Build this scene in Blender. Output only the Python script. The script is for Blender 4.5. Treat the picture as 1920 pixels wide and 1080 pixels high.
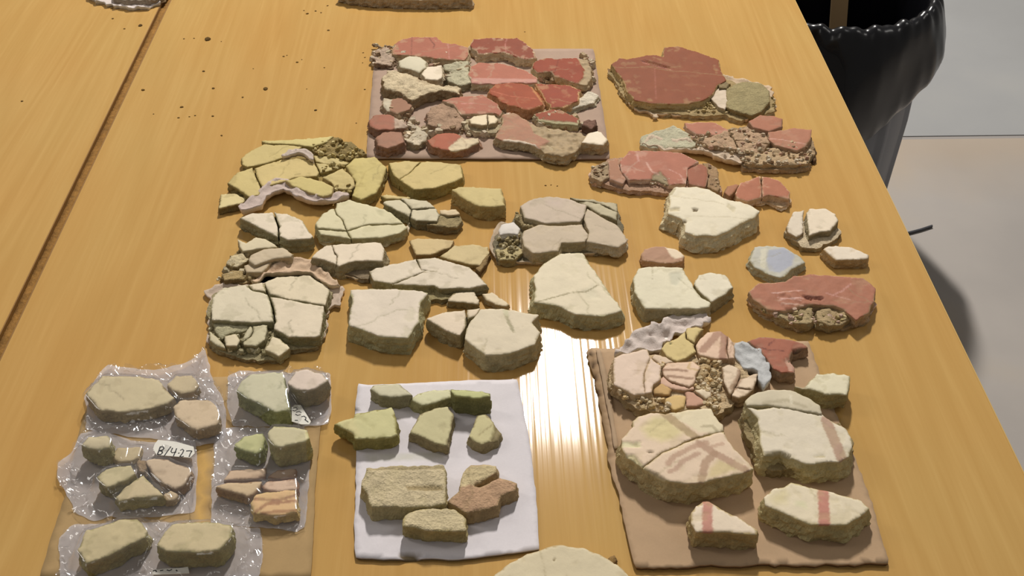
import bpy, math, random
import numpy as np
from mathutils import Vector, Matrix
from mathutils.geometry import delaunay_2d_cdt, tessellate_polygon

for o in list(bpy.data.objects):
    bpy.data.objects.remove(o)
S = bpy.context.scene
C = S.collection
PI = math.pi

# ------------------------------------------------------------------ camera
FPX = 2100.0                       # focal length in pixels of a 1920 wide frame
TABLE = 0.74
CAMZ = TABLE + 1.0
PITCH = math.atan(1760 / FPX)      # looking down
YAW = math.atan(60 / FPX * math.cos(PITCH))
cd = bpy.data.cameras.new('camera')
cam = bpy.data.objects.new('camera', cd)
C.objects.link(cam)
cd.sensor_width = 36
cd.lens = FPX * 36 / 1920
cd.clip_start = 0.01
cam.location = (0, 0, CAMZ)
cam.rotation_euler = (PI / 2 - PITCH, 0, -YAW)
S.camera = cam
# ------------------------------------------------------------------ world, lamps, exposure
w = bpy.data.worlds.new('room_light')
S.world = w
w.use_nodes = True
w.node_tree.nodes['Background'].inputs[0].default_value = (1.0, 0.95, 0.88, 1)
w.node_tree.nodes['Background'].inputs[1].default_value = 0.135


def area(name, loc, target, sx, sy, power, col):
    l = bpy.data.lights.new(name, 'AREA')
    l.shape = 'RECTANGLE'
    l.size = sx
    l.size_y = sy
    l.energy = power
    l.color = col
    o = bpy.data.objects.new(name, l)
    C.objects.link(o)
    o.location = loc
    d = Vector(target) - Vector(loc)
    o.rotation_euler = d.to_track_quat('-Z', 'Y').to_euler()
    return o


area('ceiling_or_fill_lamp', (0.39, 4.76, 4.4), (0.2, 2.4, 0), 0.19, 0.54, 290, (1.0, 0.96, 0.90))
area('ceiling_or_fill_lamp', (-2.7, 1.9, 3.05), (-1.0, 1.1, 0), 0.5, 1.6, 19, (1.0, 0.95, 0.88))  # added fill light from the left, no known fixture there
area('ceiling_or_fill_lamp', (2.5, 1.7, 3.05), (1.2, 1.1, 0), 0.5, 1.6, 11, (1.0, 0.96, 0.90))  # added fill light from the right, no known fixture there
area('ceiling_or_fill_lamp', (-0.6, -0.9, 3.05), (-0.3, 0.4, 0), 0.5, 1.3, 4.5, (1.0, 0.96, 0.90))  # weak fill added behind the camera to lift the near side
S.view_settings.view_transform = 'Standard'
S.view_settings.look = 'None'
S.view_settings.gamma = 1
S.view_settings.use_curve_mapping = False
S.view_settings.exposure = -0.08

# ------------------------------------------------------------------ helpers
cp, sp = math.cos(PITCH), math.sin(PITCH)
cy, sy_ = math.cos(YAW), math.sin(YAW)


def P(px, py, z):
    """point where the ray of photo pixel (px, py) meets the horizontal plane z"""
    u = (px - 960) / FPX
    v = (540 - py) / FPX
    # camera axes: forward, right, up
    fwd = (sy_ * cp, cy * cp, -sp)
    right = (cy, -sy_, 0)
    up = (sy_ * sp, cy * sp, cp)
    d = [fwd[i] + u * right[i] + v * up[i] for i in range(3)]
    t = (z - CAMZ) / d[2]
    return (d[0] * t, d[1] * t)


CROP = dict(A=(680, 50), B=(1080, 60), C=(390, 240), D=(700, 280), E=(370, 430), F=(640, 460), G=(1080, 260),
            H=(1170, 440), I=(90, 650), J=(60, 810), K=(380, 680), L=(600, 700), M=(600, 810), N=(1080, 570),
            O=(1200, 680), Q=(1120, 740), R=(1200, 810), S=(1440, 0), U=(1440, 200), V=(0, 0))


def px(crop, pts):
    if crop is None:
        return [tuple(p) for p in pts]
    ox, oy = CROP[crop]
    return [(ox + a / 4, oy + b / 4) for a, b in pts]


def lin(c):
    r = []
    for x in c:
        x /= 255.0
        r.append(x / 12.92 if x <= 0.04045 else ((x + 0.055) / 1.055) ** 2.4)
    return np.array(r)


def hsh(ix, iy, seed):
    n = (ix.astype(np.int64) * 374761393 + iy.astype(np.int64) * 668265263 + seed * 1442695041) & 0x7fffffff
    n = ((n ^ (n >> 13)) * 1274126177) & 0x7fffffff
    return ((n ^ (n >> 16)) & 0xffff) / 65535.0


def vnoise(x, y, seed=0):
    x0 = np.floor(x); y0 = np.floor(y)
    fx = x - x0; fy = y - y0
    fx = fx * fx * (3 - 2 * fx); fy = fy * fy * (3 - 2 * fy)
    a = hsh(x0, y0, seed); b = hsh(x0 + 1, y0, seed); c = hsh(x0, y0 + 1, seed); d = hsh(x0 + 1, y0 + 1, seed)
    return (a * (1 - fx) + b * fx) * (1 - fy) + (c * (1 - fx) + d * fx) * fy


def fbm(x, y, scale, seed=0, octv=3):
    """fractal noise in -1..1, scale in metres"""
    s = np.zeros_like(x, dtype=float); a = 1.0; t = 0
    f = 1.0 / scale
    for k in range(octv):
        s += a * (vnoise(x * f + 17.3 * k, y * f - 9.1 * k, seed + k) * 2 - 1)
        t += a; a *= 0.55; f *= 2.1
    return s / t


def area2(p):
    p = np.asarray(p)
    x, y = p[:, 0], p[:, 1]
    return 0.5 * np.sum(x * np.roll(y, -1) - np.roll(x, -1) * y)


def inside(pts, poly):
    x, y = pts[:, 0], pts[:, 1]
    r = np.zeros(len(pts), bool)
    n = len(poly)
    for i in range(n):
        x1, y1 = poly[i]; x2, y2 = poly[(i + 1) % n]
        if y1 == y2:
            continue
        c = ((y1 > y) != (y2 > y)) & (x < (x2 - x1) * (y - y1) / (y2 - y1) + x1)
        r ^= c
    return r


def segdist(pts, poly, closed=True):
    poly = np.asarray(poly, float)
    a = poly if closed else poly[:-1]
    b = np.roll(poly, -1, 0) if closed else poly[1:]
    best = np.full(len(pts), 1e9)
    for i in range(len(a)):
        ab = b[i] - a[i]
        L = ab @ ab + 1e-15
        t = np.clip(((pts - a[i]) @ ab) / L, 0, 1)
        q = a[i] + t[:, None] * ab
        best = np.minimum(best, np.hypot(*(pts - q).T))
    return best


def normals(poly):
    poly = np.asarray(poly)
    t = np.roll(poly, -1, 0) - np.roll(poly, 1, 0)
    n = np.stack([t[:, 1], -t[:, 0]], 1)
    n /= np.linalg.norm(n, axis=1)[:, None] + 1e-12
    return n          # outward for a counter-clockwise loop


def resample(poly, step):
    out = []
    n = len(poly)
    for i in range(n):
        a = np.array(poly[i]); b = np.array(poly[(i + 1) % n])
        k = max(1, int(round(np.linalg.norm(b - a) / step)))
        for j in range(k):
            out.append(a + (b - a) * j / k)
    return np.array(out)


def soften(poly, it=1, amt=0.3):
    for _ in range(it):
        poly = poly * (1 - amt) + amt * 0.5 * (np.roll(poly, 1, 0) + np.roll(poly, -1, 0))
    return poly


SEED = [0]


def link(name, me, mats, parent=None, origin=None):
    o = bpy.data.objects.new(name, me)
    C.objects.link(o)
    for m in mats:
        me.materials.append(m)
    if origin is not None:
        me.transform(Matrix.Translation((-origin[0], -origin[1], -origin[2])))
    if parent is not None:
        o.parent = parent
    elif origin is not None:
        o.location = origin
    return o


def mesh(name, verts, faces, cols=None, smooth=None, midx=None):
    me = bpy.data.meshes.new(name)
    me.from_pydata([tuple(map(float, v)) for v in verts], [], faces)
    if cols is not None:
        a = me.color_attributes.new('Col', 'FLOAT_COLOR', 'POINT')
        a.data.foreach_set('color', np.concatenate([cols, np.ones((len(cols), 1))], 1).astype(np.float32).ravel())
    if smooth is not None:
        me.polygons.foreach_set('use_smooth', smooth)
    if midx is not None:
        me.polygons.foreach_set('material_index', midx)
    me.update()
    return me


def solid(outline, zt, zb, top, side, spacing=0.0022, jit=0.0007, rough=0.0004, bevel=0.0005, flare=0.0, sidej=0.0020,
          patches=(), lines=(), chip=0.4, dome=0.0, seed=None, levels=None, wave=None, tilt=None, edge=0.0016, under=None, wear=0.26, curl=0, hair=1,
          flaredir=None):
    """closed broken slab. outline: world xy loop of the top face. Returns verts, cols, top faces, rim faces, wall faces, bottom face, n_ring"""
    if seed is None:
        SEED[0] += 11
        seed = SEED[0]
    p = [tuple(q) for q in outline]
    if area2(p) < 0:
        p = p[::-1]
    step = max(spacing, 0.0018)
    r = resample(p, step)
    r = soften(r, 1, 0.18)
    nrm = normals(r)
    j = fbm(r[:, 0], r[:, 1], 0.006, seed, 3) * jit + 1.6 * jit * (1 - 2.4 * np.abs(fbm(r[:, 0], r[:, 1], 0.022, seed + 77, 2)))
    r = r + nrm * (j - 0.6 * jit)[:, None]
    n = len(r)
    lo = r.min(0); hi = r.max(0)
    gx = np.arange(lo[0], hi[0], spacing); gy = np.arange(lo[1], hi[1], spacing)
    if len(gx) and len(gy):
        X, Y = np.meshgrid(gx, gy)
        X = X + (np.arange(len(gy)) % 2)[:, None] * spacing * 0.5
        g = np.stack([X.ravel(), Y.ravel()], 1)
        rs = np.random.RandomState(seed)
        g = g + (rs.rand(*g.shape) - 0.5) * spacing * 0.4
        g = g[inside(g, r)]
        if len(g):
            g = g[segdist(g, r) > spacing * 0.55]
    else:
        g = np.zeros((0, 2))
    allp = np.concatenate([r, g]) if len(g) else r
    vs, es, fs, ov, oe, of = delaunay_2d_cdt([Vector((a, b)) for a, b in allp], [], [list(range(n))], 1, 1e-7)
    V = np.array([(v.x, v.y) for v in vs])
    m = {}
    for i, l in enumerate(ov):
        for q in l:
            m[q] = i
    ring = [m.get(i, None) for i in range(n)]
    okk = [i for i in range(n) if ring[i] is not None]
    ring = [ring[i] for i in okk]
    nrm = nrm[okk]
    n = len(ring)
    d = segdist(V, r)
    d[ring] = 0
    x, y = V[:, 0], V[:, 1]
    z = zt + rough * fbm(x, y, 0.012, seed + 3, 4) * 1.0
    if tilt is not None:
        c0 = V.mean(0)
        z = z + (x - c0[0]) * tilt[0] + (y - c0[1]) * tilt[1]
    if dome:
        z = z + dome * (1 - np.exp(-d / 0.012)) - dome * 0.6
    z = z - bevel * np.exp(-(d / edge) ** 2) * (0.6 + 0.6 * fbm(x, y, 0.01, seed + 7, 2))
    if curl:
        z = z + curl * np.exp(-(d / 0.0045) ** 2)
    if wave is not None:
        z = z + wave(x, y)
    cols = np.repeat((lin(top) * np.array([0.985, 0.962, 0.955]))[None], len(V), 0)
    sc = lin(side) * 1.45
    sc = np.clip(sc * 0.85 + 0.15 * sc.mean() * np.array([1.12, 1.0, 0.86]), 0, 0.8)
    # chipped rim: paint lost along the edge
    if chip:
        nz = fbm(x, y, 0.009, seed + 5, 3)
        k = np.clip((chip * 0.008 * (nz + 0.35) - d) / 0.0008, 0, 1)
        cols = cols * (1 - k[:, None]) + (sc * 1.12)[None] * k[:, None]
        z = z - k * 0.0010
    for pt in patches:                     # lost plaster, stains, fields of another pigment, holes with painted-in shade
        poly, col, dz, rg = pt[:4]
        poly = [np.array(q) for q in poly]
        ins = inside(V, poly)
        dd = segdist(V, poly)
        sd = np.where(ins, dd, -dd) + 0.0015 * fbm(x, y, 0.006, seed + 9, 3)
        fw = pt[4] if len(pt) > 4 else 0.0012
        k = np.clip(sd / fw, 0, 1)
        z = z + k * (dz + rg * fbm(x, y, 0.008, seed + 21, 4))
        if col is not None:
            cols = cols * (1 - k[:, None]) + lin(col)[None] * k[:, None]
    if hair and abs(area2(r)) > 0.0028:        # fine hairline cracks running in from the rim
        rs2 = np.random.RandomState(seed + 5)
        ctr = V.mean(0)
        for q in range(hair + (abs(area2(r)) > 0.008)):
            a = r[rs2.randint(len(r))]
            b = ctr + (rs2.rand(2) - .5) * 0.5 * (hi - lo)
            npt = 7
            pl = [a + (b - a) * i / (npt - 1) + (rs2.rand(2) - .5) * 0.006 * (0 < i) for i in range(npt)]
            k = np.clip(1 - segdist(V, np.array(pl), False) / 0.0016, 0, 1) * 0.5
            cols = cols * (1 - k[:, None]) + (sc * 0.75)[None] * k[:, None]
            z = z - 0.0004 * k
    for ln in lines:                       # painted bands
        pl, wd, col, st = ln[:4]
        dd = segdist(V, np.array(pl), False) + 0.0006 * fbm(x, y, 0.004, seed + 13, 2)
        k = np.clip((wd / 2 - dd) / 0.0011 + 0.5, 0, 1) * st
        cols = cols * (1 - k[:, None]) + lin(col)[None] * k[:, None]
    if wear:
        k = np.clip((fbm(x, y, 0.016, seed + 51, 4) - 0.22) / 0.12, 0, 1) * np.clip(1.25 - d / 0.03, 0.25, 1) * wear
        cols = cols * (1 - k[:, None]) + (sc * 1.05)[None] * k[:, None]
        z = z - 0.0005 * k / max(wear, .01) * (1 if chip else 0)
    tone = 1 + 0.05 * fbm(x, y, 0.03, seed + 15, 3)
    cols = cols * tone[:, None]
    verts = np.concatenate([V, z[:, None]], 1)
    top_f = []
    for f in fs:
        a = V[list(f)]
        top_f.append(tuple(f) if area2(a) > 0 else tuple(f[::-1]))
    H = (zt - zb)
    if levels is None:
        levels = 2 + int(H / 0.005)
    rim_f = []; wall_f = []
    prev = list(ring)
    base_r = V[ring]
    zr = z[ring]
    ext = []; ecol = []
    cnt = len(V)
    s_arr = np.arange(n) * step
    for k in range(1, levels + 1):
        t = k / levels
        if k == 1:
            zz = zr - min(0.0022, H * 0.4); off = np.full(n, 0.0002)
        else:
            zz = zr * (1 - t) + zb * t if k < levels else np.full(n, zb)
            off = flare * (t ** 0.8) * np.ones(n)
            if flaredir is not None:
                fd = np.array(flaredir) / np.linalg.norm(flaredir)
                off = off * np.clip(nrm @ fd + 0.25, 0, 1)
            off = off + sidej * (0.6 + 0.9 * t) * (fbm(base_r[:, 0] + t * 0.02, base_r[:, 1] + t * 0.05, 0.007, seed + 31, 3) + 0.9 * fbm(base_r[:, 0] - t * 0.03, base_r[:, 1] + t * 0.03, 0.018, seed + 33, 2))
            if k == levels:
                off = off - 0.0012
        q = base_r + nrm * off[:, None]
        ext.append(np.concatenate([q, zz[:, None]], 1))
        shade = 1 + 0.22 * fbm(s_arr + 0.1, np.full(n, t * 0.03), 0.006, seed + 41, 3)
        cc = sc[None] * shade[:, None]
        if under is not None and k >= levels - 1:
            cc = np.repeat(lin(under)[None], n, 0)
        ecol.append(cc)
        cur = list(range(cnt, cnt + n)); cnt += n
        dst = rim_f if k == 1 else wall_f
        for i in range(n):
            i2 = (i + 1) % n
            dst.append((prev[i2], prev[i], cur[i], cur[i2]))
        prev = cur
    verts = np.concatenate([verts] + ext)
    cols = np.concatenate([cols] + ecol)
    bottom = tuple(prev[::-1])
    ring1 = tuple(range(len(V), len(V) + n))
    return dict(v=verts, c=np.clip(cols, 0, 1), top=top_f, rim=rim_f, wall=wall_f, bottom=bottom, ring1=ring1, r=r, zt=zt)


def submesh(name, d, faces, flat_from):
    used = sorted({i for f in faces for i in f})
    mp = {u: k for k, u in enumerate(used)}
    fs = [tuple(mp[i] for i in f) for f in faces]
    sm = [k < flat_from for k in range(len(fs))]
    return mesh(name, d['v'][used], fs, d['c'][used], sm)


# ------------------------------------------------------------------ materials
def newmat(name):
    m = bpy.data.materials.new(name)
    m.use_nodes = True
    nt = m.node_tree
    return m, nt, nt.nodes['Principled BSDF'], nt.nodes.new, nt.links.new


def mat_attr(name, rough, var, fine, bump, dist, vscale=160.0, sheen=0.0):
    m, nt, b, N, Lk = newmat(name)
    at = N('ShaderNodeVertexColor'); at.layer_name = 'Col'
    tc = N('ShaderNodeTexCoord'); oi = N('ShaderNodeObjectInfo')
    n1 = N('ShaderNodeTexNoise'); n1.noise_dimensions = '4D'; n1.inputs['Scale'].default_value = 45; n1.inputs['Detail'].default_value = 5
    n2 = N('ShaderNodeTexNoise'); n2.noise_dimensions = '4D'; n2.inputs['Scale'].default_value = 420; n2.inputs['Detail'].default_value = 3
    ml = N('ShaderNodeMath'); ml.operation = 'MULTIPLY'; ml.inputs[1].default_value = 37
    Lk(oi.outputs['Random'], ml.inputs[0])
    for n in (n1, n2):
        Lk(tc.outputs['Object'], n.inputs['Vector']); Lk(ml.outputs[0], n.inputs['W'])
    r1 = N('ShaderNodeMapRange'); r1.inputs[1].default_value = 0.3; r1.inputs[2].default_value = 0.7
    r1.inputs[3].default_value = 1 - var; r1.inputs[4].default_value = 1 + var
    r2 = N('ShaderNodeMapRange'); r2.inputs[1].default_value = 0.3; r2.inputs[2].default_value = 0.7
    r2.inputs[3].default_value = 1 - fine; r2.inputs[4].default_value = 1 + fine
    Lk(n1.outputs[0], r1.inputs[0]); Lk(n2.outputs[0], r2.inputs[0])
    mm = N('ShaderNodeMath'); mm.operation = 'MULTIPLY'; Lk(r1.outputs[0], mm.inputs[0]); Lk(r2.outputs[0], mm.inputs[1])
    vm = N('ShaderNodeVectorMath'); vm.operation = 'SCALE'; Lk(at.outputs[0], vm.inputs[0]); Lk(mm.outputs[0], vm.inputs['Scale'])
    Lk(vm.outputs[0], b.inputs['Base Color'])
    b.inputs['Roughness'].default_value = rough
    b.inputs['Specular IOR Level'].default_value = 0.25
    bp = N('ShaderNodeBump'); bp.inputs['Strength'].default_value = bump; bp.inputs['Distance'].default_value = dist
    vo = N('ShaderNodeTexVoronoi'); vo.inputs['Scale'].default_value = vscale; Lk(tc.outputs['Object'], vo.inputs['Vector'])
    ad = N('ShaderNodeMath'); ad.operation = 'MULTIPLY_ADD'; ad.inputs[1].default_value = 0.5
    Lk(vo.outputs['Distance'], ad.inputs[0]); Lk(n2.outputs[0], ad.inputs[2])
    Lk(ad.outputs[0], bp.inputs['Height']); Lk(bp.outputs[0], b.inputs['Normal'])
    return m


M_FACE = mat_attr('lime_plaster_face', 0.7, 0.035, 0.02, 0.25, 0.0006)
M_RED = mat_attr('polished_red_plaster', 0.62, 0.06, 0.03, 0.2, 0.0006)
M_RED.node_tree.nodes['Principled BSDF'].inputs['Specular IOR Level'].default_value = 0.1
M_MORTAR = mat_attr('coarse_mortar', 0.92, 0.14, 0.16, 0.8, 0.002)
M_CLOTH = mat_attr('gauze_cloth', 0.95, 0.06, 0.05, 0.5, 0.0008, 700)
M_BOARD = mat_attr('cardboard_paper', 0.85, 0.03, 0.02, 0.1, 0.0003, 500)
M_SOIL = mat_attr('dry_soil', 0.95, 0.2, 0.2, 0.8, 0.001)


def simple(name, col, rough=0.6, metal=0.0, coat=0.0, spec=0.5):
    m, nt, b, N, Lk = newmat(name)
    b.inputs['Base Color'].default_value = (*lin(col), 1)
    b.inputs['Roughness'].default_value = rough
    b.inputs['Metallic'].default_value = metal
    b.inputs['Coat Weight'].default_value = coat
    b.inputs['Specular IOR Level'].default_value = spec
    return m


def mat_wood(name, c1, c2, c3):
    m, nt, b, N, Lk = newmat(name)
    tc = N('ShaderNodeTexCoord')
    mp = N('ShaderNodeMapping'); mp.inputs['Scale'].default_value = (9, 0.55, 9)
    Lk(tc.outputs['Object'], mp.inputs['Vector'])
    n1 = N('ShaderNodeTexNoise'); n1.inputs['Scale'].default_value = 1.0; n1.inputs['Detail'].default_value = 2; n1.inputs['Distortion'].default_value = 0.6
    Lk(mp.outputs[0], n1.inputs['Vector'])
    # ring figure: bands of the noise value, like flat-sawn veneer
    mu = N('ShaderNodeMath'); mu.operation = 'MULTIPLY'; mu.inputs[1].default_value = 52
    Lk(n1.outputs[0], mu.inputs[0])
    sn = N('ShaderNodeMath'); sn.operation = 'SINE'; Lk(mu.outputs[0], sn.inputs[0])
    r1 = N('ShaderNodeMapRange'); r1.inputs[1].default_value = -1; r1.inputs[2].default_value = 1; r1.inputs[3].default_value = 0.0; r1.inputs[4].default_value = 0.26
    Lk(sn.outputs[0], r1.inputs[0])
    mp2 = N('ShaderNodeMapping'); mp2.inputs['Scale'].default_value = (260, 9, 60)
    Lk(tc.outputs['Object'], mp2.inputs['Vector'])
    n2 = N('ShaderNodeTexNoise'); n2.inputs['Scale'].default_value = 1.0; n2.inputs['Detail'].default_value = 3
    Lk(mp2.outputs[0], n2.inputs['Vector'])
    a = N('ShaderNodeMath'); a.operation = 'MULTIPLY_ADD'; a.inputs[1].default_value = 0.55
    Lk(n2.outputs[0], a.inputs[0]); Lk(r1.outputs[0], a.inputs[2])
    cr = N('ShaderNodeValToRGB')
    e = cr.color_ramp.elements
    e[0].position = 0.10; e[0].color = (*lin(c1), 1)
    e[1].position = 0.75; e[1].color = (*lin(c3), 1)
    k = e.new(0.5); k.color = (*lin(c2), 1)
    Lk(a.outputs[0], cr.inputs[0])
    mp3 = N('ShaderNodeMapping'); mp3.inputs['Scale'].default_value = (5, 2.2, 3)
    Lk(tc.outputs['Object'], mp3.inputs['Vector'])
    n3 = N('ShaderNodeTexNoise'); n3.inputs['Scale'].default_value = 1.2; n3.inputs['Detail'].default_value = 3
    Lk(mp3.outputs[0], n3.inputs['Vector'])
    cr3 = N('ShaderNodeValToRGB')
    cr3.color_ramp.elements[0].position = 0.3; cr3.color_ramp.elements[0].color = (1.0, 0.93, 0.86, 1)
    cr3.color_ramp.elements[1].position = 0.7; cr3.color_ramp.elements[1].color = (1.0, 1.0, 0.98, 1)
    Lk(n3.outputs[0], cr3.inputs[0])
    mx = N('ShaderNodeMix'); mx.data_type = 'RGBA'; mx.blend_type = 'MULTIPLY'; mx.inputs[0].default_value = 1.0
    Lk(cr.outputs[0], mx.inputs[6]); Lk(cr3.outputs[0], mx.inputs[7])
    Lk(mx.outputs[2], b.inputs['Base Color'])
    b.inputs['Roughness'].default_value = 0.075
    b.inputs['Specular IOR Level'].default_value = 0.5
    bp = N('ShaderNodeBump'); bp.inputs['Strength'].default_value = 0.22; bp.inputs['Distance'].default_value = 0.0012
    mp4 = N('ShaderNodeMapping'); mp4.inputs['Scale'].default_value = (170, 2, 60)
    Lk(tc.outputs['Object'], mp4.inputs['Vector'])
    n4 = N('ShaderNodeTexNoise'); n4.inputs['Scale'].default_value = 1.0; n4.inputs['Detail'].default_value = 0.5
    Lk(mp4.outputs[0], n4.inputs['Vector'])
    Lk(n4.outputs[0], bp.inputs['Height'])
    Lk(bp.outputs[0], b.inputs['Normal'])
    return m


M_WOOD = mat_wood('lacquered_oak_veneer', (190, 151, 89), (196, 158, 96), (202, 165, 103))
M_BAND = simple('oak_edge_band', (196, 158, 84), 0.4)
M_BAND2 = simple('worn_dark_edge_band', (138, 98, 44), 0.6)
M_STEEL = simple('painted_steel', (70, 70, 72), 0.4, 0.6)
M_INK = simple('black_marker_ink', (25, 24, 28), 0.6)
M_PAPER = simple('white_paper', (226, 222, 212), 0.8)


def mat_film(name, haze, tint, glf):
    m = bpy.data.materials.new(name)
    m.use_nodes = True
    nt = m.node_tree
    nt.nodes.clear()
    N = nt.nodes.new; Lk = nt.links.new
    out = N('ShaderNodeOutputMaterial')
    tr = N('ShaderNodeBsdfTransparent'); tr.inputs[0].default_value = (0.98, 0.98, 0.98, 1)
    df = N('ShaderNodeBsdfDiffuse'); df.inputs[0].default_value = (*lin(tint), 1)
    gl = N('ShaderNodeBsdfGlossy'); gl.inputs['Roughness'].default_value = 0.14
    tc = N('ShaderNodeTexCoord')
    nz = N('ShaderNodeTexNoise'); nz.inputs['Scale'].default_value = 60; nz.inputs['Detail'].default_value = 3
    Lk(tc.outputs['Object'], nz.inputs['Vector'])
    bp = N('ShaderNodeBump'); bp.inputs['Strength'].default_value = 0.15; bp.inputs['Distance'].default_value = 0.001
    Lk(nz.outputs[0], bp.inputs['Height'])
    Lk(bp.outputs[0], gl.inputs['Normal'])
    m1 = N('ShaderNodeMixShader'); m1.inputs[0].default_value = haze
    Lk(tr.outputs[0], m1.inputs[1]); Lk(df.outputs[0], m1.inputs[2])
    lw = N('ShaderNodeLayerWeight'); lw.inputs['Blend'].default_value = 0.5
    pw = N('ShaderNodeMath'); pw.operation = 'POWER'; pw.inputs[1].default_value = 3.0; Lk(lw.outputs['Facing'], pw.inputs[0])
    fr = N('ShaderNodeMath'); fr.operation = 'MULTIPLY_ADD'; fr.inputs[1].default_value = 0.7; fr.inputs[2].default_value = 0.10; Lk(pw.outputs[0], fr.inputs[0])
    m2 = N('ShaderNodeMixShader')
    fm = N('ShaderNodeMath'); fm.operation = 'MULTIPLY'; fm.inputs[1].default_value = glf; Lk(fr.outputs[0], fm.inputs[0])
    Lk(fm.outputs[0], m2.inputs[0]); Lk(m1.outputs[0], m2.inputs[1]); Lk(gl.outputs[0], m2.inputs[2])
    Lk(m2.outputs[0], out.inputs[0])
    return m


M_FILM = mat_film('clear_bag_film', 0.05, (235, 232, 235), 0.7)
M_FILM_LOW = mat_film('milky_bag_film', 0.50, (224, 219, 222), 0.6)
M_BLACKBAG = simple('black_bin_liner', (16, 16, 20), 0.27, 0, 0.2)
M_BIN = simple('grey_bin_plastic', (128, 130, 136), 0.5)


def mat_floor(name, c1, c2, c3):
    m, nt, b, N, Lk = newmat(name)
    tc = N('ShaderNodeTexCoord')
    n1 = N('ShaderNodeTexNoise'); n1.inputs['Scale'].default_value = 1.6; n1.inputs['Detail'].default_value = 6
    Lk(tc.outputs['Object'], n1.inputs['Vector'])
    cr = N('ShaderNodeValToRGB'); e = cr.color_ramp.elements
    e[0].position = 0.35; e[0].color = (*lin(c1), 1); e[1].position = 0.72; e[1].color = (*lin(c3), 1)
    k = e.new(0.55); k.color = (*lin(c2), 1)
    Lk(n1.outputs[0], cr.inputs[0]); Lk(cr.outputs[0], b.inputs['Base Color'])
    b.inputs['Roughness'].default_value = 0.45
    b.inputs['Specular IOR Level'].default_value = 0.3
    return m


M_FLOOR = mat_floor('worn_concrete', (156, 150, 145), (166, 159, 153), (174, 162, 146))
M_FLOOR2 = mat_floor('grey_concrete', (146, 146, 146), (153, 153, 153), (159, 158, 156))


# ------------------------------------------------------------------ thing helpers
def tag(o, label=None, cat=None, group=None, kind=None):
    if label: o['label'] = label
    if cat: o['category'] = cat
    if group: o['group'] = group
    if kind: o['kind'] = kind
    return o


def empty(name, loc, label, cat, group=None):
    o = bpy.data.objects.new(name, None)
    o.empty_display_size = 0.02
    C.objects.link(o)
    o.location = loc
    return tag(o, label, cat, group)


def box(name, x0, x1, y0, y1, z0, z1, mat, parent=None, bevel=0.0, origin=None):
    v = [(x, y, z) for x in (x0, x1) for y in (y0, y1) for z in (z0, z1)]
    f = [(0, 1, 3, 2), (4, 6, 7, 5), (0, 4, 5, 1), (2, 3, 7, 6), (0, 2, 6, 4), (1, 5, 7, 3)]
    me = mesh(name, v, f)
    o = link(name, me, [mat], parent, origin)
    if bevel:
        b = o.modifiers.new('bevel', 'BEVEL'); b.width = bevel; b.segments = 3
    return o


def earth(c):
    """iron-oxide reds lean to brown"""
    g3 = (1.0, 0.99, 0.95) if c[1] > 95 else (0.94, 0.90, 0.86)
    return tuple((a * 0.78 + 0.22 * b) * g for a, b, g in zip(c, (156, 120, 80), g3))


def rubble(name, crop, polys, zb, n, seed, cols, s0=0.003, s1=0.008, label=None, parent=None, group=None, org=None, hmax=0.5):
    """loose chips too small to pick apart, joined as one object"""
    rs = np.random.RandomState(seed)
    v = []; f = []; cc = []
    loops = [np.array(W(crop, q, zb)) for q in polys]
    ar = np.array([abs(area2(l)) for l in loops]); cnt = np.maximum(1, (n * ar / ar.sum()).astype(int))
    for lp, m in zip(loops, cnt):
        lo, hi = lp.min(0), lp.max(0); k = 0; g = 0
        while k < m and g < 5000:
            g += 1
            c = lo + rs.rand(2) * (hi - lo)
            if not inside(c[None], lp)[0]:
                continue
            k += 1
            s = s0 + (s1 - s0) * rs.rand() ** 2
            h = s * (0.3 + hmax * rs.rand()); b = len(v); a0 = rs.rand() * 6.28; nn = rs.randint(4, 7); tx, ty = (rs.rand(2) - .5) * 0.8
            for ring, (sc_, zz) in enumerate(((0.75, 0), (1.0, .45), (.62, 1))):
                for i in range(nn):
                    a = a0 + 6.283 * i / nn
                    r_ = s * .5 * sc_ * (0.75 + 0.5 * rs.rand())
                    dx, dy = r_ * math.cos(a), r_ * math.sin(a) * .8
                    v.append((c[0] + dx, c[1] + dy, zb + h * zz + (dx * tx + dy * ty if ring == 2 else 0)))
            for q in range(2):
                for i in range(nn):
                    i2 = (i + 1) % nn
                    f.append((b + q * nn + i, b + q * nn + i2, b + (q + 1) * nn + i2, b + (q + 1) * nn + i))
            f.append(tuple(b + 2 * nn + i for i in range(nn))); f.append(tuple(b + i for i in range(nn))[::-1])
            col = lin(cols[rs.randint(len(cols))]) * (0.85 + 0.3 * rs.rand())
            cc += [col] * (3 * nn)
    me = mesh(name, v, f, np.array(cc))
    if org is None:
        a = np.array(v).mean(0); org = (float(a[0]), float(a[1]), zb)
    o = link(name, me, [M_MORTAR], parent, org)
    o['kind'] = 'stuff'
    if label: tag(o, label, 'rubble', group)
    return o


G1 = 'red and cream fragments on the top cardboard'
G8 = 'pale fragments in the clear bags'
REG = []           # registry of fragments: (loop, top height) for the films that drape over them


def W(crop, pts, z):
    return [P(a, b, z) for a, b in px(crop, pts)]


def conv(kw, crop, z):
    k = dict(kw)
    k['patches'] = [(W(crop, p[0], z),) + tuple(p[1:]) for p in kw.get('patches', ())]
    k['lines'] = [(W(crop, p[0], z),) + tuple(p[1:]) for p in kw.get('lines', ())]
    return k


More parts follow.
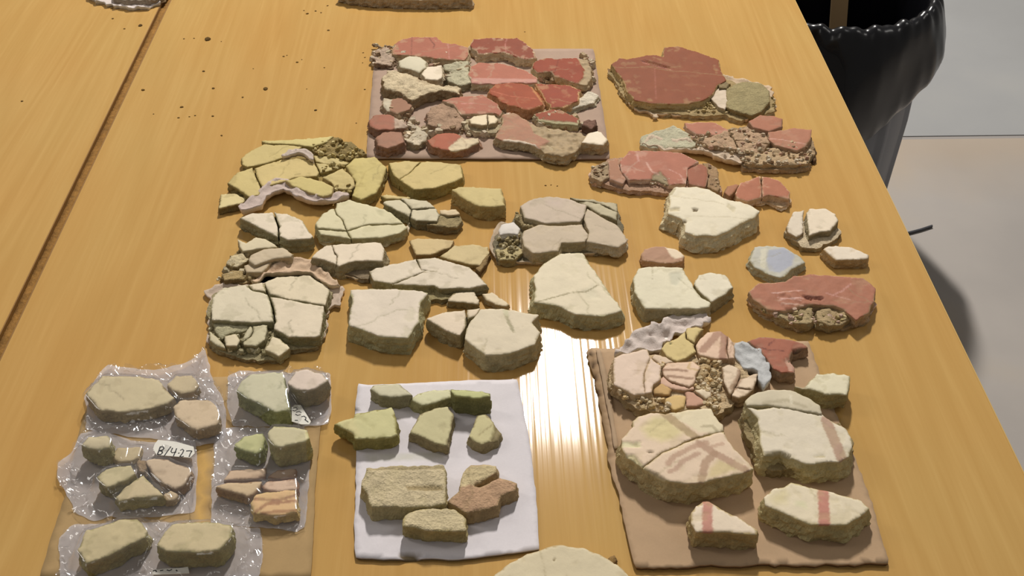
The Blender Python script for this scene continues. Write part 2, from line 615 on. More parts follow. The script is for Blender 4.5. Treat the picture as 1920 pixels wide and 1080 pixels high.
def stone(label, crop, pts, sup, th, top, side, group, name='plaster_fragment', red=False, cat='fragment', rocky=False, lift=0.0, **kw):
    """one loose fragment: painted face on a mortar core. th in millimetres"""
    zb = sup + lift
    zt = zb + th / 1000
    loop = W(crop, pts, zt)
    kw = conv(kw, crop, zt)
    if group == G1:
        kw.setdefault('jit', 0.0012); kw.setdefault('sidej', 0.003); kw.setdefault('flare', 0.003); kw.setdefault('wear', 0.34)
    kw.setdefault('flare', 0.0015)
    top = earth(top) if red else top
    if group == G8:
        top = tuple(min(255, q * 1.06) for q in top)
    d = solid(loop, zt, zb, top, side, **kw)
    c = d['r'].mean(0)
    org = (float(c[0]), float(c[1]), zb)
    REG.append((d['r'], zt))
    if rocky:
        fs = d['top'] + d['rim'] + d['wall'] + [d['bottom']]
        o = link(name, submesh(name, d, fs, len(d['top'])), [M_MORTAR], None, org)
        return tag(o, label, cat, group)
    r = empty(name, org, label, cat, group)
    fs = d['top'] + d['rim'] + [d['ring1'][::-1]]
    link('plaster_face', submesh('plaster_face', d, fs, len(d['top'])), [M_RED if red else M_FACE], r, org)
    fs = d['wall'] + [d['ring1'], d['bottom']]
    link('mortar_core', submesh('mortar_core', d, fs, 0), [M_MORTAR], r, org)
    return r


def split(outline, cracks):
    """cut an outline by crack polylines into closed regions"""
    pts = [Vector(p) for p in outline]
    n = len(pts)
    edges = [(i, (i + 1) % n) for i in range(n)]
    for c in cracks:
        b = len(pts)
        pts += [Vector(p) for p in c]
        edges += [(b + i, b + i + 1) for i in range(len(c) - 1)]
    vs, es, fs, ov, oe, of = delaunay_2d_cdt(pts, edges, [], 0, 1e-6)
    V = np.array([(v.x, v.y) for v in vs])
    con = {tuple(sorted(es[i])) for i in range(len(es)) if oe[i]}
    cen = np.array([V[list(f)].mean(0) for f in fs])
    ins = inside(cen, [np.array(p) for p in outline])
    e2f = {}
    for i, f in enumerate(fs):
        if not ins[i]:
            continue
        for a, b in zip(f, list(f[1:]) + [f[0]]):
            e2f.setdefault(tuple(sorted((a, b))), []).append(i)
    seen = set(); regs = []
    for i in range(len(fs)):
        if not ins[i] or i in seen:
            continue
        st = [i]; seen.add(i); reg = []
        while st:
            q = st.pop(); reg.append(q)
            f = fs[q]
            for a, b in zip(f, list(f[1:]) + [f[0]]):
                e = tuple(sorted((a, b)))
                if e in con:
                    continue
                for k in e2f.get(e, ()):
                    if k not in seen:
                        seen.add(k); st.append(k)
        be = {}
        for q in reg:
            f = list(fs[q])
            if area2(V[f]) < 0:
                f = f[::-1]
            for a, b in zip(f, f[1:] + [f[0]]):
                be[(a, b)] = be.get((a, b), 0) + 1
        nxt = {}
        for (a, b) in be:
            if (b, a) not in be:
                nxt[a] = b
        if not nxt:
            continue
        s = next(iter(nxt)); loop = [s]; c = nxt[s]; g = 0
        while c != s and c in nxt and g < 999:
            loop.append(c); c = nxt[c]; g += 1
        P2 = V[loop]
        if abs(area2(P2)) > 2e-5:
            regs.append(P2)
    return regs


def shrink(loop, a):
    loop = np.asarray(loop)
    if area2(loop) < 0:
        loop = loop[::-1]
    loop = resample(loop, 0.004)
    return loop - normals(loop) * a


def panel(label, crop, sup, group, pieces, base=None, cloth=None, name='cracked_fresco', pname='plaster_piece', cat='fragment', extras=(), rub=()):
    """a cracked slab: pieces (dicts) bedded in mortar and on a cloth"""
    first = pieces[0]
    z0 = sup + first['th'] / 1000
    c = np.array(W(crop, first['pts'], z0)).mean(0)
    org = (float(c[0]), float(c[1]), sup)
    r = empty(name, org, label, cat, group)
    rnd = random.Random(len(bpy.data.objects))
    if cloth:
        for cl in (cloth if isinstance(cloth, list) else [cloth]):
            zt = sup + cl.get('th', 2) / 1000 + cl.get('lift', 0) / 1000
            amp = cl.get('wave', 0.0012)
            sd = rnd.randint(0, 999)
            d = solid(W(cl.get('crop', crop), cl['pts'], zt), zt, sup + cl.get('lift', 0) / 1000, cl.get('col', (205, 196, 182)), cl.get('col', (205, 196, 182)), spacing=0.003,
                      jit=cl.get('jit', 0.0016), rough=amp, chip=0, wear=0, hair=0, curl=cl.get('curl', 0.0035), bevel=0.0, sidej=0.0006, flare=0.0, levels=2,
                      wave=(lambda X, Y, a=amp, s=sd: a * 1.2 * (1 - 2 * np.abs(fbm(X, Y, 0.022, s, 2)))))
            fs = d['top'] + d['rim'] + d['wall'] + [d['bottom']]
            link('gauze_cloth', submesh('gauze_cloth', d, fs, len(fs)), [M_CLOTH], r, org)
    if base:
        zt = sup + base['th'] / 1000
        d = solid(W(base.get('crop', crop), base['pts'], zt), zt, sup, base.get('col', (165, 148, 112)), base.get('side', base.get('col', (150, 132, 95))),
                  spacing=0.003, jit=0.0022, rough=base.get('rough', 0.0016), chip=0, bevel=0.0012, edge=0.004, sidej=0.002, flare=base.get('flare', 0.001), under=base.get('under'))
        REG.append((d['r'], zt))
        fs = d['top'] + d['rim'] + d['wall'] + [d['bottom']]
        link('mortar_bed', submesh('mortar_bed', d, fs, 0), [M_MORTAR], r, org)
    for k, rb_ in enumerate(rub):
        rubble('rubble', crop, rb_[0], sup + rb_[1] / 1000, rb_[2], 31 + k, rb_[3], *(rb_[4:6] or (0.003, 0.007)), parent=r, org=org)
    for pc in pieces:
        zt = sup + pc['th'] / 1000
        zb = sup + pc.get('zb', 0) / 1000
        k = {a: b for a, b in pc.items() if a not in ('pts', 'th', 'zb', 'cracks', 'top', 'side', 'mat', 'gap', 'dz', 'label', 'crop', 'name')}
        cr = pc.get('crop', crop)
        k = conv(k, cr, zt)
        loop = W(cr, pc['pts'], zt)
        loops = split(loop, [W(cr, q, zt) for q in pc['cracks']]) if pc.get('cracks') else [np.array(loop)]
        for lp in loops:
            dz = rnd.uniform(-1, 1) * pc.get('dz', 0.0010) if len(loops) > 1 else 0
            t = (rnd.uniform(-.02, .02), rnd.uniform(-.02, .02)) if len(loops) > 1 else None
            lp = shrink(lp, pc.get('gap', 0.0007)) if len(loops) > 1 else lp
            k2 = dict(k)
            k2.setdefault('flare', 0.0008); k2.setdefault('chip', 0.2); k2.setdefault('bevel', 0.0003); k2.setdefault('jit', 0.0005)
            if t: k2.setdefault('tilt', t)
            d = solid(lp, zt + dz, zb, earth(pc['top']) if pc.get('mat') == 'red' else pc['top'], pc['side'], **k2)
            REG.append((d['r'], zt + dz))
            fs = d['top'] + d['rim'] + d['wall'] + [d['bottom']]
            mi = [0] * (len(d['top']) + len(d['rim'])) + [1] * (len(d['wall']) + 1)
            me = submesh('piece', d, fs, len(d['top']))
            me.name = pc.get('name', pname)
            o = link(pc.get('name', pname), me, [{'red': M_RED, 'mortar': M_MORTAR}.get(pc.get('mat'), M_FACE), M_MORTAR], r, org)
            me.polygons.foreach_set('material_index', mi)
            if pc.get('label'):
                o['label'] = pc['label']
    return r


def sheet(name, label, quad, zb, th, col, side, cat, spacing=0.006, mat=None, crop=None, sidemat=None, group=None, parent=None, **kw):
    zt = zb + th
    kw = conv(kw, crop, zt)
    kw.setdefault('wear', 0); kw.setdefault('hair', 0); kw.setdefault('chip', 0); kw.setdefault('jit', 0.0005); kw.setdefault('rough', 0.0003); kw.setdefault('sidej', 0.0002)
    kw.setdefault('bevel', 0.0); kw.setdefault('levels', 2); kw.setdefault('flare', 0.0)
    d = solid(W(crop, quad, zt), zt, zb, col, side, spacing=spacing, **kw)
    fs = d['top'] + d['rim'] + d['wall'] + [d['bottom']]
    c = d['r'].mean(0)
    o = link(name, submesh(name, d, fs, len(d['top'])), [mat or M_BOARD], None, (float(c[0]), float(c[1]), zb))
    return tag(o, label, cat, group)


def film(name, pts, z, amp, seed, mat, parent, org, drape=None, spacing=0.0035, rag=0.003):
    loop = W(None, pts, z)
    r = resample(loop, spacing)
    if area2(r) < 0: r = r[::-1]
    r = soften(r, 2, 0.3)
    r = r + normals(r) * (rag * fbm(r[:, 0], r[:, 1], 0.02, seed, 3))[:, None]
    lo = r.min(0); hi = r.max(0)
    X, Y = np.meshgrid(np.arange(lo[0], hi[0], spacing), np.arange(lo[1], hi[1], spacing))
    g = np.stack([X.ravel(), Y.ravel()], 1)
    g = g[inside(g, r)]; g = g[segdist(g, r) > spacing * 0.5]
    allp = np.concatenate([r, g])
    vs, es, fs, ov, oe, of = delaunay_2d_cdt([Vector(p) for p in allp], [], [list(range(len(r)))], 1, 1e-7)
    V = np.array([(v.x, v.y) for v in vs])
    x, y = V[:, 0], V[:, 1]
    crk = 1 - 2 * np.abs(fbm(x, y, 0.035, seed, 2))
    crk2 = 1 - 2 * np.abs(fbm(x * 1.6 + y, y * 0.7 - x, 0.02, seed + 5, 2))
    h = z + amp * (np.clip(crk, 0, 1) ** 3 + 0.6 * np.clip(crk2, 0, 1) ** 3)
    if drape:
        top = np.full(len(V), z)
        for lp, zt in REG[drape[0]:drape[1]]:
            c = lp.mean(0)
            if np.abs(c - V.mean(0)).max() > 0.4:
                continue
            dd = segdist(V, lp); ins = inside(V, lp)
            top = np.maximum(top, np.where(ins, zt + 0.0018, zt + 0.0018 - np.maximum(dd - 0.002, 0) * 1.6))
        on = np.clip((top - z) / 0.004, 0, 1)
        h = np.maximum(z + (h - z) * (1 - 0.9 * on), top)
    me = mesh(name, np.concatenate([V, h[:, None]], 1), [tuple(f) if area2(V[list(f)]) > 0 else tuple(f[::-1]) for f in fs], smooth=[True] * len(fs))
    return link(name, me, [mat], parent, org)


#BUILD
# ------------------------------------------------------------------ setting
def floor_mat_stain(m, y0):
    nt = m.node_tree; N = nt.nodes.new; Lk = nt.links.new
    b = nt.nodes['Principled BSDF']
    src = b.inputs['Base Color'].links[0].from_socket
    ge = N('ShaderNodeNewGeometry'); sx = N('ShaderNodeSeparateXYZ'); Lk(ge.outputs['Position'], sx.inputs[0])
    nz = N('ShaderNodeTexNoise'); nz.inputs['Scale'].default_value = 4.0; nz.inputs['Detail'].default_value = 4
    Lk(ge.outputs['Position'], nz.inputs['Vector'])
    ma = N('ShaderNodeMath'); ma.operation = 'MULTIPLY_ADD'; ma.inputs[1].default_value = 0.30; Lk(nz.outputs[0], ma.inputs[0]); Lk(sx.outputs[1], ma.inputs[2])
    mr = N('ShaderNodeMapRange'); mr.inputs[1].default_value = y0 - 0.16; mr.inputs[2].default_value = y0 + 0.10
    mr.inputs[3].default_value = 0; mr.inputs[4].default_value = 0.28; Lk(ma.outputs[0], mr.inputs[0])
    mx = N('ShaderNodeMix'); mx.data_type = 'RGBA'
    Lk(mr.outputs[0], mx.inputs[0]); Lk(src, mx.inputs[6]); mx.inputs[7].default_value = (*lin((176, 146, 104)), 1)
    Lk(mx.outputs[2], b.inputs['Base Color'])


floor_mat_stain(M_FLOOR, 2.72)
tag(box('floor', -5, 6, -3, 2.715, -0.05, 0, M_FLOOR), kind='structure')
tag(box('floor', -5, 6, 2.73, 9, -0.05, 0.002, M_FLOOR2), kind='structure')
tag(box('trim_1', -5, 6, 2.7152, 2.7298, -0.05, -0.0006, simple('floor_joint_filler', (146, 140, 136), 0.8)), kind='structure')
tag(box('wall_far', -5, 6, 9, 9.15, 0, 4.6, simple('pale_wall_paint', (205, 200, 190), 0.8)), kind='structure')

XL = -0.639


def table(label, x0, x1, y0, y1, ztop, bands):
    r = empty('work_table', ((x0 + x1) / 2, (y0 + y1) / 2, 0), label, 'table', 'yellow wood work tables')
    org = r.location.copy()
    th = 0.03
    b = 0.0015
    box('tabletop', x0 + b, x1 - b, y0, y1, ztop - th, ztop, M_WOOD, r, 0.0008, org)
    box('edge_band', x0, x0 + b, y0, y1, ztop - th, ztop - 0.0004, bands[0], r, 0, org)
    box('edge_band', x1 - b, x1, y0, y1, ztop - th, ztop - 0.0004, bands[1], r, 0, org)
    for lx in (x0 + 0.08, x1 - 0.11):
        for ly in (y0 + 0.06, y1 - 0.10):
            box('leg', lx, lx + 0.035, ly, ly + 0.035, 0, ztop - th, M_STEEL, r, 0.003, org)
    for ly in (y0 + 0.065, y1 - 0.095):
        box('crossbar', x0 + 0.115, x1 - 0.11, ly, ly + 0.025, ztop - th - 0.045, ztop - th - 0.002, M_STEEL, r, 0.002, org)


table('yellow wooden table right of the dark seam, carrying the laid-out plaster fragments', XL, 0.614, 0.35, 3.05, TABLE, (M_BAND2, M_BAND))
table('yellow wooden table left of the dark seam, nearly bare', -1.95, XL - 0.0135, 0.35, 3.05, TABLE + 0.002, (M_BAND, M_BAND2))
# rough brown filler strip lying in the seam
SEED[0] = 5
d = solid([(XL - 0.0130, 0.36), (XL - 0.0005, 0.36), (XL - 0.0005, 3.0), (XL - 0.0130, 3.0)], TABLE - 0.004, TABLE - 0.012, (150, 110, 55), (110, 78, 36), spacing=0.005, jit=0.0, rough=0.0018, chip=0, sidej=0, levels=2)
me = submesh('seam_strip', d, d['top'] + d['rim'] + d['wall'] + [d['bottom']], len(d['top']))
tag(link('seam_strip', me, [M_SOIL], None, (XL - 0.007, 1.7, TABLE - 0.012)), 'brown worn strip in the seam between the two tables', 'strip')

# ------------------------------------------------------------------ waste bin
BX, BY = 0.765, 2.355


def revolve(name, prof, n, mat, parent, org, cx=BX, cyy=BY, wob=None, closed=False):
    v = []; f = []
    for i, (r, z) in enumerate(prof):
        for k in range(n):
            a = 2 * PI * k / n
            rr, zz = (r, z) if wob is None else wob(i, a, r, z)
            v.append((cx + rr * math.cos(a), cyy + rr * math.sin(a), zz))
    m = len(prof)
    for i in range(m - 1):
        for k in range(n):
            k2 = (k + 1) % n
            f.append((i * n + k, i * n + k2, (i + 1) * n + k2, (i + 1) * n + k))
    if closed:
        for k in range(n):
            k2 = (k + 1) % n
            f.append(((m - 1) * n + k, (m - 1) * n + k2, k2, k))
    return link(name, mesh(name, v, f, smooth=[True] * len(f)), [mat], parent, org)


bn = empty('waste_bin', (BX, BY, 0), 'grey plastic waste bin standing on the floor beyond the table edge', 'bin')


def ribs(i, a, r, z):
    return r * (1 + (0.03 if (a * 12 / PI) % 2 < 0.35 else 0)), z


revolve('body', [(0.190, 0.0), (0.222, 0.012), (0.232, 0.35), (0.226, 0.60), (0.232, 0.625), (0.232, 0.645), (0.224, 0.645), (0.218, 0.60), (0.222, 0.35), (0.210, 0.02), (0.180, 0.012)], 144, M_BIN, bn, bn.location, wob=ribs)
revolve('bottom', [(0.001, 0.004), (0.208, 0.004), (0.208, 0.014), (0.001, 0.014)], 48, M_BIN, bn, bn.location)
rb = np.random.RandomState(4)
ph = rb.rand(40) * 6.28


def bagw(i, a, r, z):
    t = [0.1, 0.1, 0.1, 0.15, .25, .3, .4, .5, .6, .9, 1.3, 1.8, 2.2, 2.2][i]
    q = 0
    for k, (fq, am) in enumerate(((2, 1.0), (3, .9), (5, .7), (8, .35))):
        q += am * math.sin(fq * a + ph[k] + 0.25 * i * (1 if k % 2 else -1))
    # sharp diagonal creases in the draped skirt
    for k in range(5):
        s = math.sin((4 + k) * a * 0.5 + ph[20 + k] + i * (0.35 + 0.1 * k))
        q += 0.9 * (1 - abs(s)) ** 3
    zz = z + (0.0035 * math.sin(23 * a + ph[8]) + 0.003 * math.sin(41 * a + ph[9])) * (1 if 5 <= i <= 8 else 0.0)
    if i >= 10:
        zz += (i - 9) / 4 * 0.075 * math.cos(2 * (a + 0.35))
    return r + 0.0045 * t * q, zz


bag = revolve('bin_liner', [(0.10, 0.05), (0.180, 0.08), (0.200, 0.25), (0.203, 0.40), (0.205, 0.56), (0.214, 0.640), (0.224, 0.657), (0.238, 0.658), (0.250, 0.640),
                            (0.260, 0.60), (0.266, 0.55), (0.270, 0.50), (0.266, 0.45), (0.255, 0.425)], 220, M_BLACKBAG, None, (BX, BY, 0.05), wob=bagw)
tag(bag, 'shiny black liner bag folded down over the grey waste bin', 'bag')
sb = bag.modifiers.new('sub', 'SUBSURF'); sb.levels = 1; sb.render_levels = 1
v0 = Vector((0.855, 2.32, 0.46)); v1 = Vector((0.86, 2.40, 0.72))
tube = bmh = None
M_TAN = simple('tan_board', (150, 122, 84), 0.8)
me = mesh('cardboard_strip', [(0.775, 2.26, 0.42), (0.813, 2.26, 0.42), (0.818, 2.40, 0.70), (0.780, 2.40, 0.70), (0.775, 2.266, 0.416), (0.813, 2.266, 0.416), (0.818, 2.406, 0.696), (0.780, 2.406, 0.696)],
          [(0, 1, 2, 3), (7, 6, 5, 4), (0, 4, 5, 1), (1, 5, 6, 2), (2, 6, 7, 3), (3, 7, 4, 0)])
tag(link('cardboard_strip', me, [M_TAN], None, (0.80, 2.3, 0.30)), 'tan cardboard strip standing inside the black-lined bin', 'cardboard')
# cable end on the floor
v = []; f = []
cpts = [(0.80, 2.18), (0.95, 2.235), (1.05, 2.262), (1.10, 2.280), (1.136, 2.296)]
cpts = resample(cpts + cpts[::-1], 0.02)[:19]
for i, p in enumerate(cpts):
    for k in range(8):
        a = k * PI / 4
        v.append((p[0], p[1] + 0.004 * math.cos(a), 0.004 + 0.004 * math.sin(a)))
for i in range(len(cpts) - 1):
    for k in range(8):
        f.append((i * 8 + k, i * 8 + (k + 1) % 8, (i + 1) * 8 + (k + 1) % 8, (i + 1) * 8 + k))
f.append(tuple(range(8))); f.append(tuple(range(len(v) - 8, len(v)))[::-1])
tag(link('cable', mesh('cable', v, f), [simple('dark_cable_rubber', (62, 62, 66), 0.6)], None, (0.95, 2.23, 0)), 'dark cable end on the grey floor right of the table', 'cable')

# ------------------------------------------------------------------ boards and card
T = TABLE
BROWN = (184, 156, 124)
ZA = T + 0.004
sheet('cardboard_sheet', 'grey-brown cardboard under the many red fragments at the top', [(703, 93), (1113, 91), (1144, 298), (686, 297)], T, 0.004, (172, 148, 130), (96, 74, 52), 'cardboard', 0.012)
ZW = T + 0.0045
card = sheet('white_card', 'white card under green and brown fragments, lower middle', [(690, 722), (672, 719), (668, 742), (664, 800), (669, 840), (667, 910), (664, 980), (666, 1046), (740, 1049), (800, 1047), (860, 1049), (930, 1040), (1012, 1030), (1005, 930), (996, 850), (984, 780), (969, 711), (880, 713), (780, 718)],
             T, 0.0045, (222, 218, 222), (84, 76, 58), 'card', 0.006,
             patches=[([(746, 1036), (760, 1033), (776, 1036), (786, 1043), (786, 1051), (766, 1052), (750, 1046)], (120, 104, 78), -0.0024, 0.0012),
                      ([(664, 749), (667, 749), (667, 756), (664, 756)], (40, 36, 30), -0.001, 0), ([(663, 761), (667, 761), (667, 768), (663, 768)], (40, 36, 30), -0.001, 0),
                      ([(680, 852), (830, 845), (833, 862), (690, 866)], (204, 200, 192), 0, 0.0005, 0.004)])
ZR = T + 0.0055
brd = sheet('cardboard_sheet', 'brown cardboard with torn left edge under the striped fragments', [(1100, 660), (1109, 652), (1130, 653), (1300, 645), (1440, 640), (1515, 640), (1540, 700), (1572, 780), (1604, 860), (1632, 935), (1652, 1000), (1665, 1056), (1560, 1059), (1400, 1060), (1280, 1062), (1192, 1064), (1183, 1030), (1172, 985), (1160, 920), (1143, 878), (1139, 840), (1133, 800), (1122, 745), (1114, 705)],
             T, 0.0055, BROWN, (92, 66, 36), 'cardboard', 0.006, jit=0.0012,
             patches=[([(1099, 655), (1112, 655), (1128, 720), (1136, 770), (1146, 860), (1138, 862), (1124, 790), (1112, 720)], (150, 122, 90), -0.0012, 0.0022),
                      ([(1103, 657), (1113, 657), (1113, 668), (1104, 668)], (70, 50, 28), -0.003, 0), ([(1106, 676), (1116, 680), (1118, 690), (1109, 690)], (70, 50, 28), -0.003, 0),  # holes in the torn corrugation, the shade inside painted dark
                      ([(1111, 700), (1121, 702), (1123, 716), (1114, 716)], (76, 54, 30), -0.003, 0), ([(1115, 727), (1123, 727), (1126, 740), (1118, 742)], (90, 66, 40), -0.002, 0),
                      ([(1140, 848), (1160, 844), (1160, 850), (1142, 856)], (70, 48, 28), -0.003, 0)])
# folded flap along the torn side
sheet('cardboard_flap', 'narrow brown flap folded up along the torn cardboard edge', [(1117, 656), (1127, 656), (1140, 710), (1150, 770), (1160, 840), (1152, 842), (1140, 775), (1130, 712)], ZR, 0.003, (176, 152, 124), (112, 88, 60), 'cardboard', 0.006)
ZB = T + 0.004
sheet('cardboard_sheet', 'tan cardboard under the clear bags, lower left', [(172, 716), (430, 706), (612, 700), (606, 760), (600, 800), (592, 900), (587, 1000), (583, 1085), (72, 1085), (98, 1000), (122, 930), (150, 800), (164, 760)],
      T, 0.004, (176, 148, 104), (112, 84, 46), 'cardboard', 0.01,
      lines=[([(372, 840), (364, 980)], 0.0016, (150, 116, 66), 0.8), ([(391, 840), (388, 980)], 0.0016, (150, 116, 66), 0.8), ([(381, 835), (376, 978)], 0.013, (204, 164, 96), 0.9)])

# ------------------------------------------------------------------ red fragments on the top board
G1 = 'red and cream fragments on the top cardboard'
RS = (158, 136, 104)
stone('dusky pink strip of red plaster along the far edge of the top cardboard', 'A', [(215, 205), (230, 130), (290, 95), (370, 75), (540, 75), (600, 115), (700, 130), (790, 150), (800, 200), (760, 250), (650, 245), (560, 240), (380, 215)], ZA, 13, (172, 106, 96), RS, G1, red=True,
      lines=[([(370, 75), (365, 210)], .0012, (110, 70, 60), .8), ([(500, 85), (540, 140), (530, 160)], .002, (90, 55, 48), .7), ([(640, 125), (650, 240)], .001, (205, 150, 140), .8)])
stone('dark red triangular fragment at the far edge of the top cardboard', 'A', [(805, 140), (835, 90), (900, 82), (1060, 80), (1160, 85), (1260, 150), (1290, 200), (1310, 235), (1210, 245), (1120, 215), (1060, 190), (960, 200), (870, 205)], ZA, 15, (148, 78, 66), (176, 152, 122), G1, red=True, flare=0.004,
      lines=[([(1085, 78), (1070, 130), (1075, 195)], .0016, (190, 130, 118), .8)])
stone('deep red rounded fragment at the right end of the top cardboard', 'A', [(1265, 290), (1300, 250), (1370, 232), (1450, 240), (1600, 232), (1680, 240), (1715, 300), (1715, 380), (1680, 425), (1620, 430), (1560, 410), (1440, 370), (1420, 330), (1310, 345)], ZA, 18, (156, 74, 60), RS, G1, red=True,
      patches=[([(1600, 220), (1720, 220), (1740, 440), (1600, 440), (1650, 380), (1660, 320)], (170, 148, 116), -.002, .003), ([(1330, 340), (1430, 330), (1430, 380), (1350, 400)], (190, 165, 140), -.002, .002)], lines=[([(1470, 245), (1430, 370)], .0012, (100, 50, 40), .6)])
stone('round cream-grey lump behind the small white chip, top cardboard', 'A', [(270, 250), (350, 215), (430, 220), (480, 260), (480, 300), (420, 340), (360, 320), (280, 300)], ZA, 14, (206, 198, 172), (150, 138, 110), G1, dome=.002)
stone('small bright white chip among cream lumps, top cardboard', 'A', [(480, 305), (590, 290), (600, 370), (560, 400), (470, 390), (440, 350)], ZA, 17, (228, 214, 190), (160, 145, 118), G1)
stone('long knobbly cream lump at the left of the top cardboard', 'A', [(150, 370), (200, 325), (330, 340), (420, 370), (480, 415), (580, 430), (700, 440), (740, 460), (720, 495), (600, 480), (480, 490), (400, 530), (370, 545), (300, 500), (230, 480), (160, 460)], ZA, 20, (204, 188, 156), (128, 108, 78), G1, rocky=True, rough=.004, dome=.002, jit=.002)
stone('greenish grey lump between pink strip and central pink fragment', 'A', [(600, 290), (700, 262), (790, 250), (800, 330), (820, 420), (740, 440), (640, 410), (620, 370), (680, 340), (610, 320)], ZA, 12, (184, 178, 150), (120, 112, 86), G1, rocky=True, rough=.004)
stone('large pink fragment in the middle of the top cardboard', 'A', [(800, 300), (860, 265), (1010, 268), (1140, 298), (1240, 335), (1320, 385), (1310, 420), (1150, 418), (960, 430), (820, 420), (790, 350)], ZA, 15, (180, 112, 102), (170, 156, 128), G1, red=True,
      patches=[([(790, 380), (1320, 390), (1320, 440), (790, 440)], (192, 142, 128), 0, .001, .003)])
stone('bright orange-red fragment overlapping the central pink one', 'A', [(940, 490), (990, 430), (1130, 418), (1240, 430), (1300, 480), (1350, 540), (1350, 590), (1240, 625), (1150, 600), (1100, 590), (1020, 550)], ZA, 18, (170, 86, 66), (160, 112, 76), G1, red=True, flare=.004,
      lines=[([(960, 480), (1100, 520), (1300, 540)], .002, (196, 116, 90), .7), ([(1250, 430), (1340, 560)], .003, (196, 140, 90), .8)])
stone('red fragment right of the bright orange-red one, top cardboard', 'A', [(1300, 430), (1400, 425), (1560, 440), (1640, 470), (1610, 560), (1500, 605), (1420, 612), (1380, 570), (1340, 490)], ZA, 15, (162, 78, 66), (176, 140, 96), G1, red=True)
stone('curled pale plaster lip at the right rim of the top cardboard', 'A', [(1530, 625), (1590, 560), (1650, 520), (1700, 478), (1765, 515), (1745, 570), (1650, 595)], ZA, 8, (206, 196, 176), (150, 140, 116), G1, rocky=True, rough=.002)
stone('small dusky pink fragment below the cream lump, left of the top cardboard', 'A', [(160, 530), (230, 540), (300, 525), (375, 570), (345, 620), (260, 655), (180, 625), (150, 580)], ZA, 12, (160, 122, 108), (140, 118, 92), G1, red=True, patches=[([(150, 520), (225, 530), (200, 640), (150, 640)], (196, 184, 160), -.001, .002)])
stone('red chunk hanging at the left rim of the top cardboard', 'A', [(45, 700), (90, 655), (200, 660), (300, 690), (340, 735), (230, 770), (120, 775), (55, 750)], ZA, 14, (164, 108, 98), (120, 88, 68), G1, red=True, patches=[([(230, 660), (350, 690), (340, 780), (240, 780)], (182, 160, 140), -.002, .003)])
stone('small pinkish lump at the near left corner of the top cardboard', 'A', [(100, 830), (150, 785), (210, 775), (290, 795), (310, 860), (250, 890), (180, 910), (110, 890)], ZA, 18, (164, 124, 112), (126, 96, 78), G1, red=True, flare=.003)
stone('knot of pale rubble right of the pinkish corner lump', 'A', [(325, 860), (370, 800), (400, 740), (460, 770), (490, 810), (480, 860), (420, 895)], ZA, 10, (196, 184, 160), (140, 126, 100), G1, rocky=True, rough=.004)
stone('small bright red fragment with cream crescent edge, front of the top cardboard', 'A', [(480, 850), (560, 800), (680, 795), (760, 830), (870, 825), (880, 860), (780, 910), (690, 930), (600, 920), (520, 900)], ZA, 14, (172, 98, 84), (136, 100, 76), G1, red=True, flare=.003,
      patches=[([(640, 905), (690, 860), (740, 820), (900, 810), (900, 880), (780, 930), (660, 940)], (208, 190, 158), -.001, .002)])
stone('grey-brown rough lump at the centre left of the top cardboard', 'A', [(480, 640), (510, 595), (600, 570), (700, 620), (760, 690), (720, 765), (600, 765), (480, 725)], ZA, 12, (168, 140, 116), (120, 98, 76), G1, rocky=True, rough=.0035, dome=.002)
stone('arched pink fragment behind the white oval piece', 'A', [(600, 552), (700, 525), (900, 508), (1010, 580), (1050, 640), (1030, 670), (1000, 650), (850, 655), (740, 655), (680, 590)], ZA, 14, (176, 112, 102), (160, 138, 112), G1, red=True, lines=[([(740, 578), (830, 575)], .002, (206, 150, 140), .8)])
panel('white oval piece split in two, bedded in grey mortar on the top cardboard', 'A', ZA, G1, [dict(pts=[(790, 700), (850, 665), (930, 658), (990, 660), (1020, 690), (1000, 722), (900, 745), (810, 730)], th=17, zb=4, top=(226, 210, 178), side=(150, 132, 100), cracks=[[(935, 640), (940, 760)]], gap=.001)],
      base=dict(pts=[(760, 700), (850, 655), (1040, 665), (1060, 740), (1000, 790), (860, 790), (780, 770)], th=9, col=(170, 156, 126)))
stone('long mottled pink fragment with scalloped pale rim, front right of the top cardboard', 'A', [(990, 830), (1040, 740), (1050, 660), (1130, 640), (1200, 680), (1300, 740), (1450, 760), (1650, 790), (1680, 850), (1600, 930), (1540, 965), (1400, 960), (1300, 900), (1180, 870), (1050, 860)], ZA, 15, (176, 132, 118), (150, 132, 100), G1, red=True, rough=.0014,
      patches=[([(1250, 730), (1700, 770), (1700, 980), (1400, 980), (1320, 900), (1400, 860), (1280, 800)], (170, 148, 116), -.001, .004), ([(1060, 840), (1190, 856), (1290, 885), (1340, 920), (1280, 915), (1180, 885), (1040, 875)], (208, 190, 168), .001, .001)])
stone('flat brick-red fragment between long pink one and dark brown crumb', 'A', [(1285, 650), (1400, 620), (1500, 628), (1625, 690), (1615, 740), (1480, 725), (1320, 705)], ZA, 13, (160, 84, 68), (156, 146, 112), G1, red=True, patches=[([(1290, 690), (1500, 705), (1640, 720), (1630, 770), (1300, 730)], (168, 158, 122), -.001, .002)])
stone('dark brown crumbly lump at the right of the top cardboard', 'A', [(1655, 705), (1690, 688), (1745, 695), (1765, 735), (1710, 768), (1650, 745)], ZA, 13, (124, 92, 78), (84, 62, 48), G1, rocky=True, rough=.004)
stone('bright white piece at the near right corner of the top cardboard', 'A', [(1685, 800), (1765, 778), (1845, 845), (1800, 882), (1720, 882), (1640, 868)], ZA, 20, (234, 220, 196), (156, 136, 102), G1, flare=.003)
stone('small mortar rubble at the far left corner of the top cardboard', 'A', [(80, 230), (120, 165), (180, 150), (230, 205), (260, 250), (200, 280), (100, 275)], ZA, 9, (178, 158, 138), (112, 90, 70), G1, rocky=True, rough=.005, jit=.003)

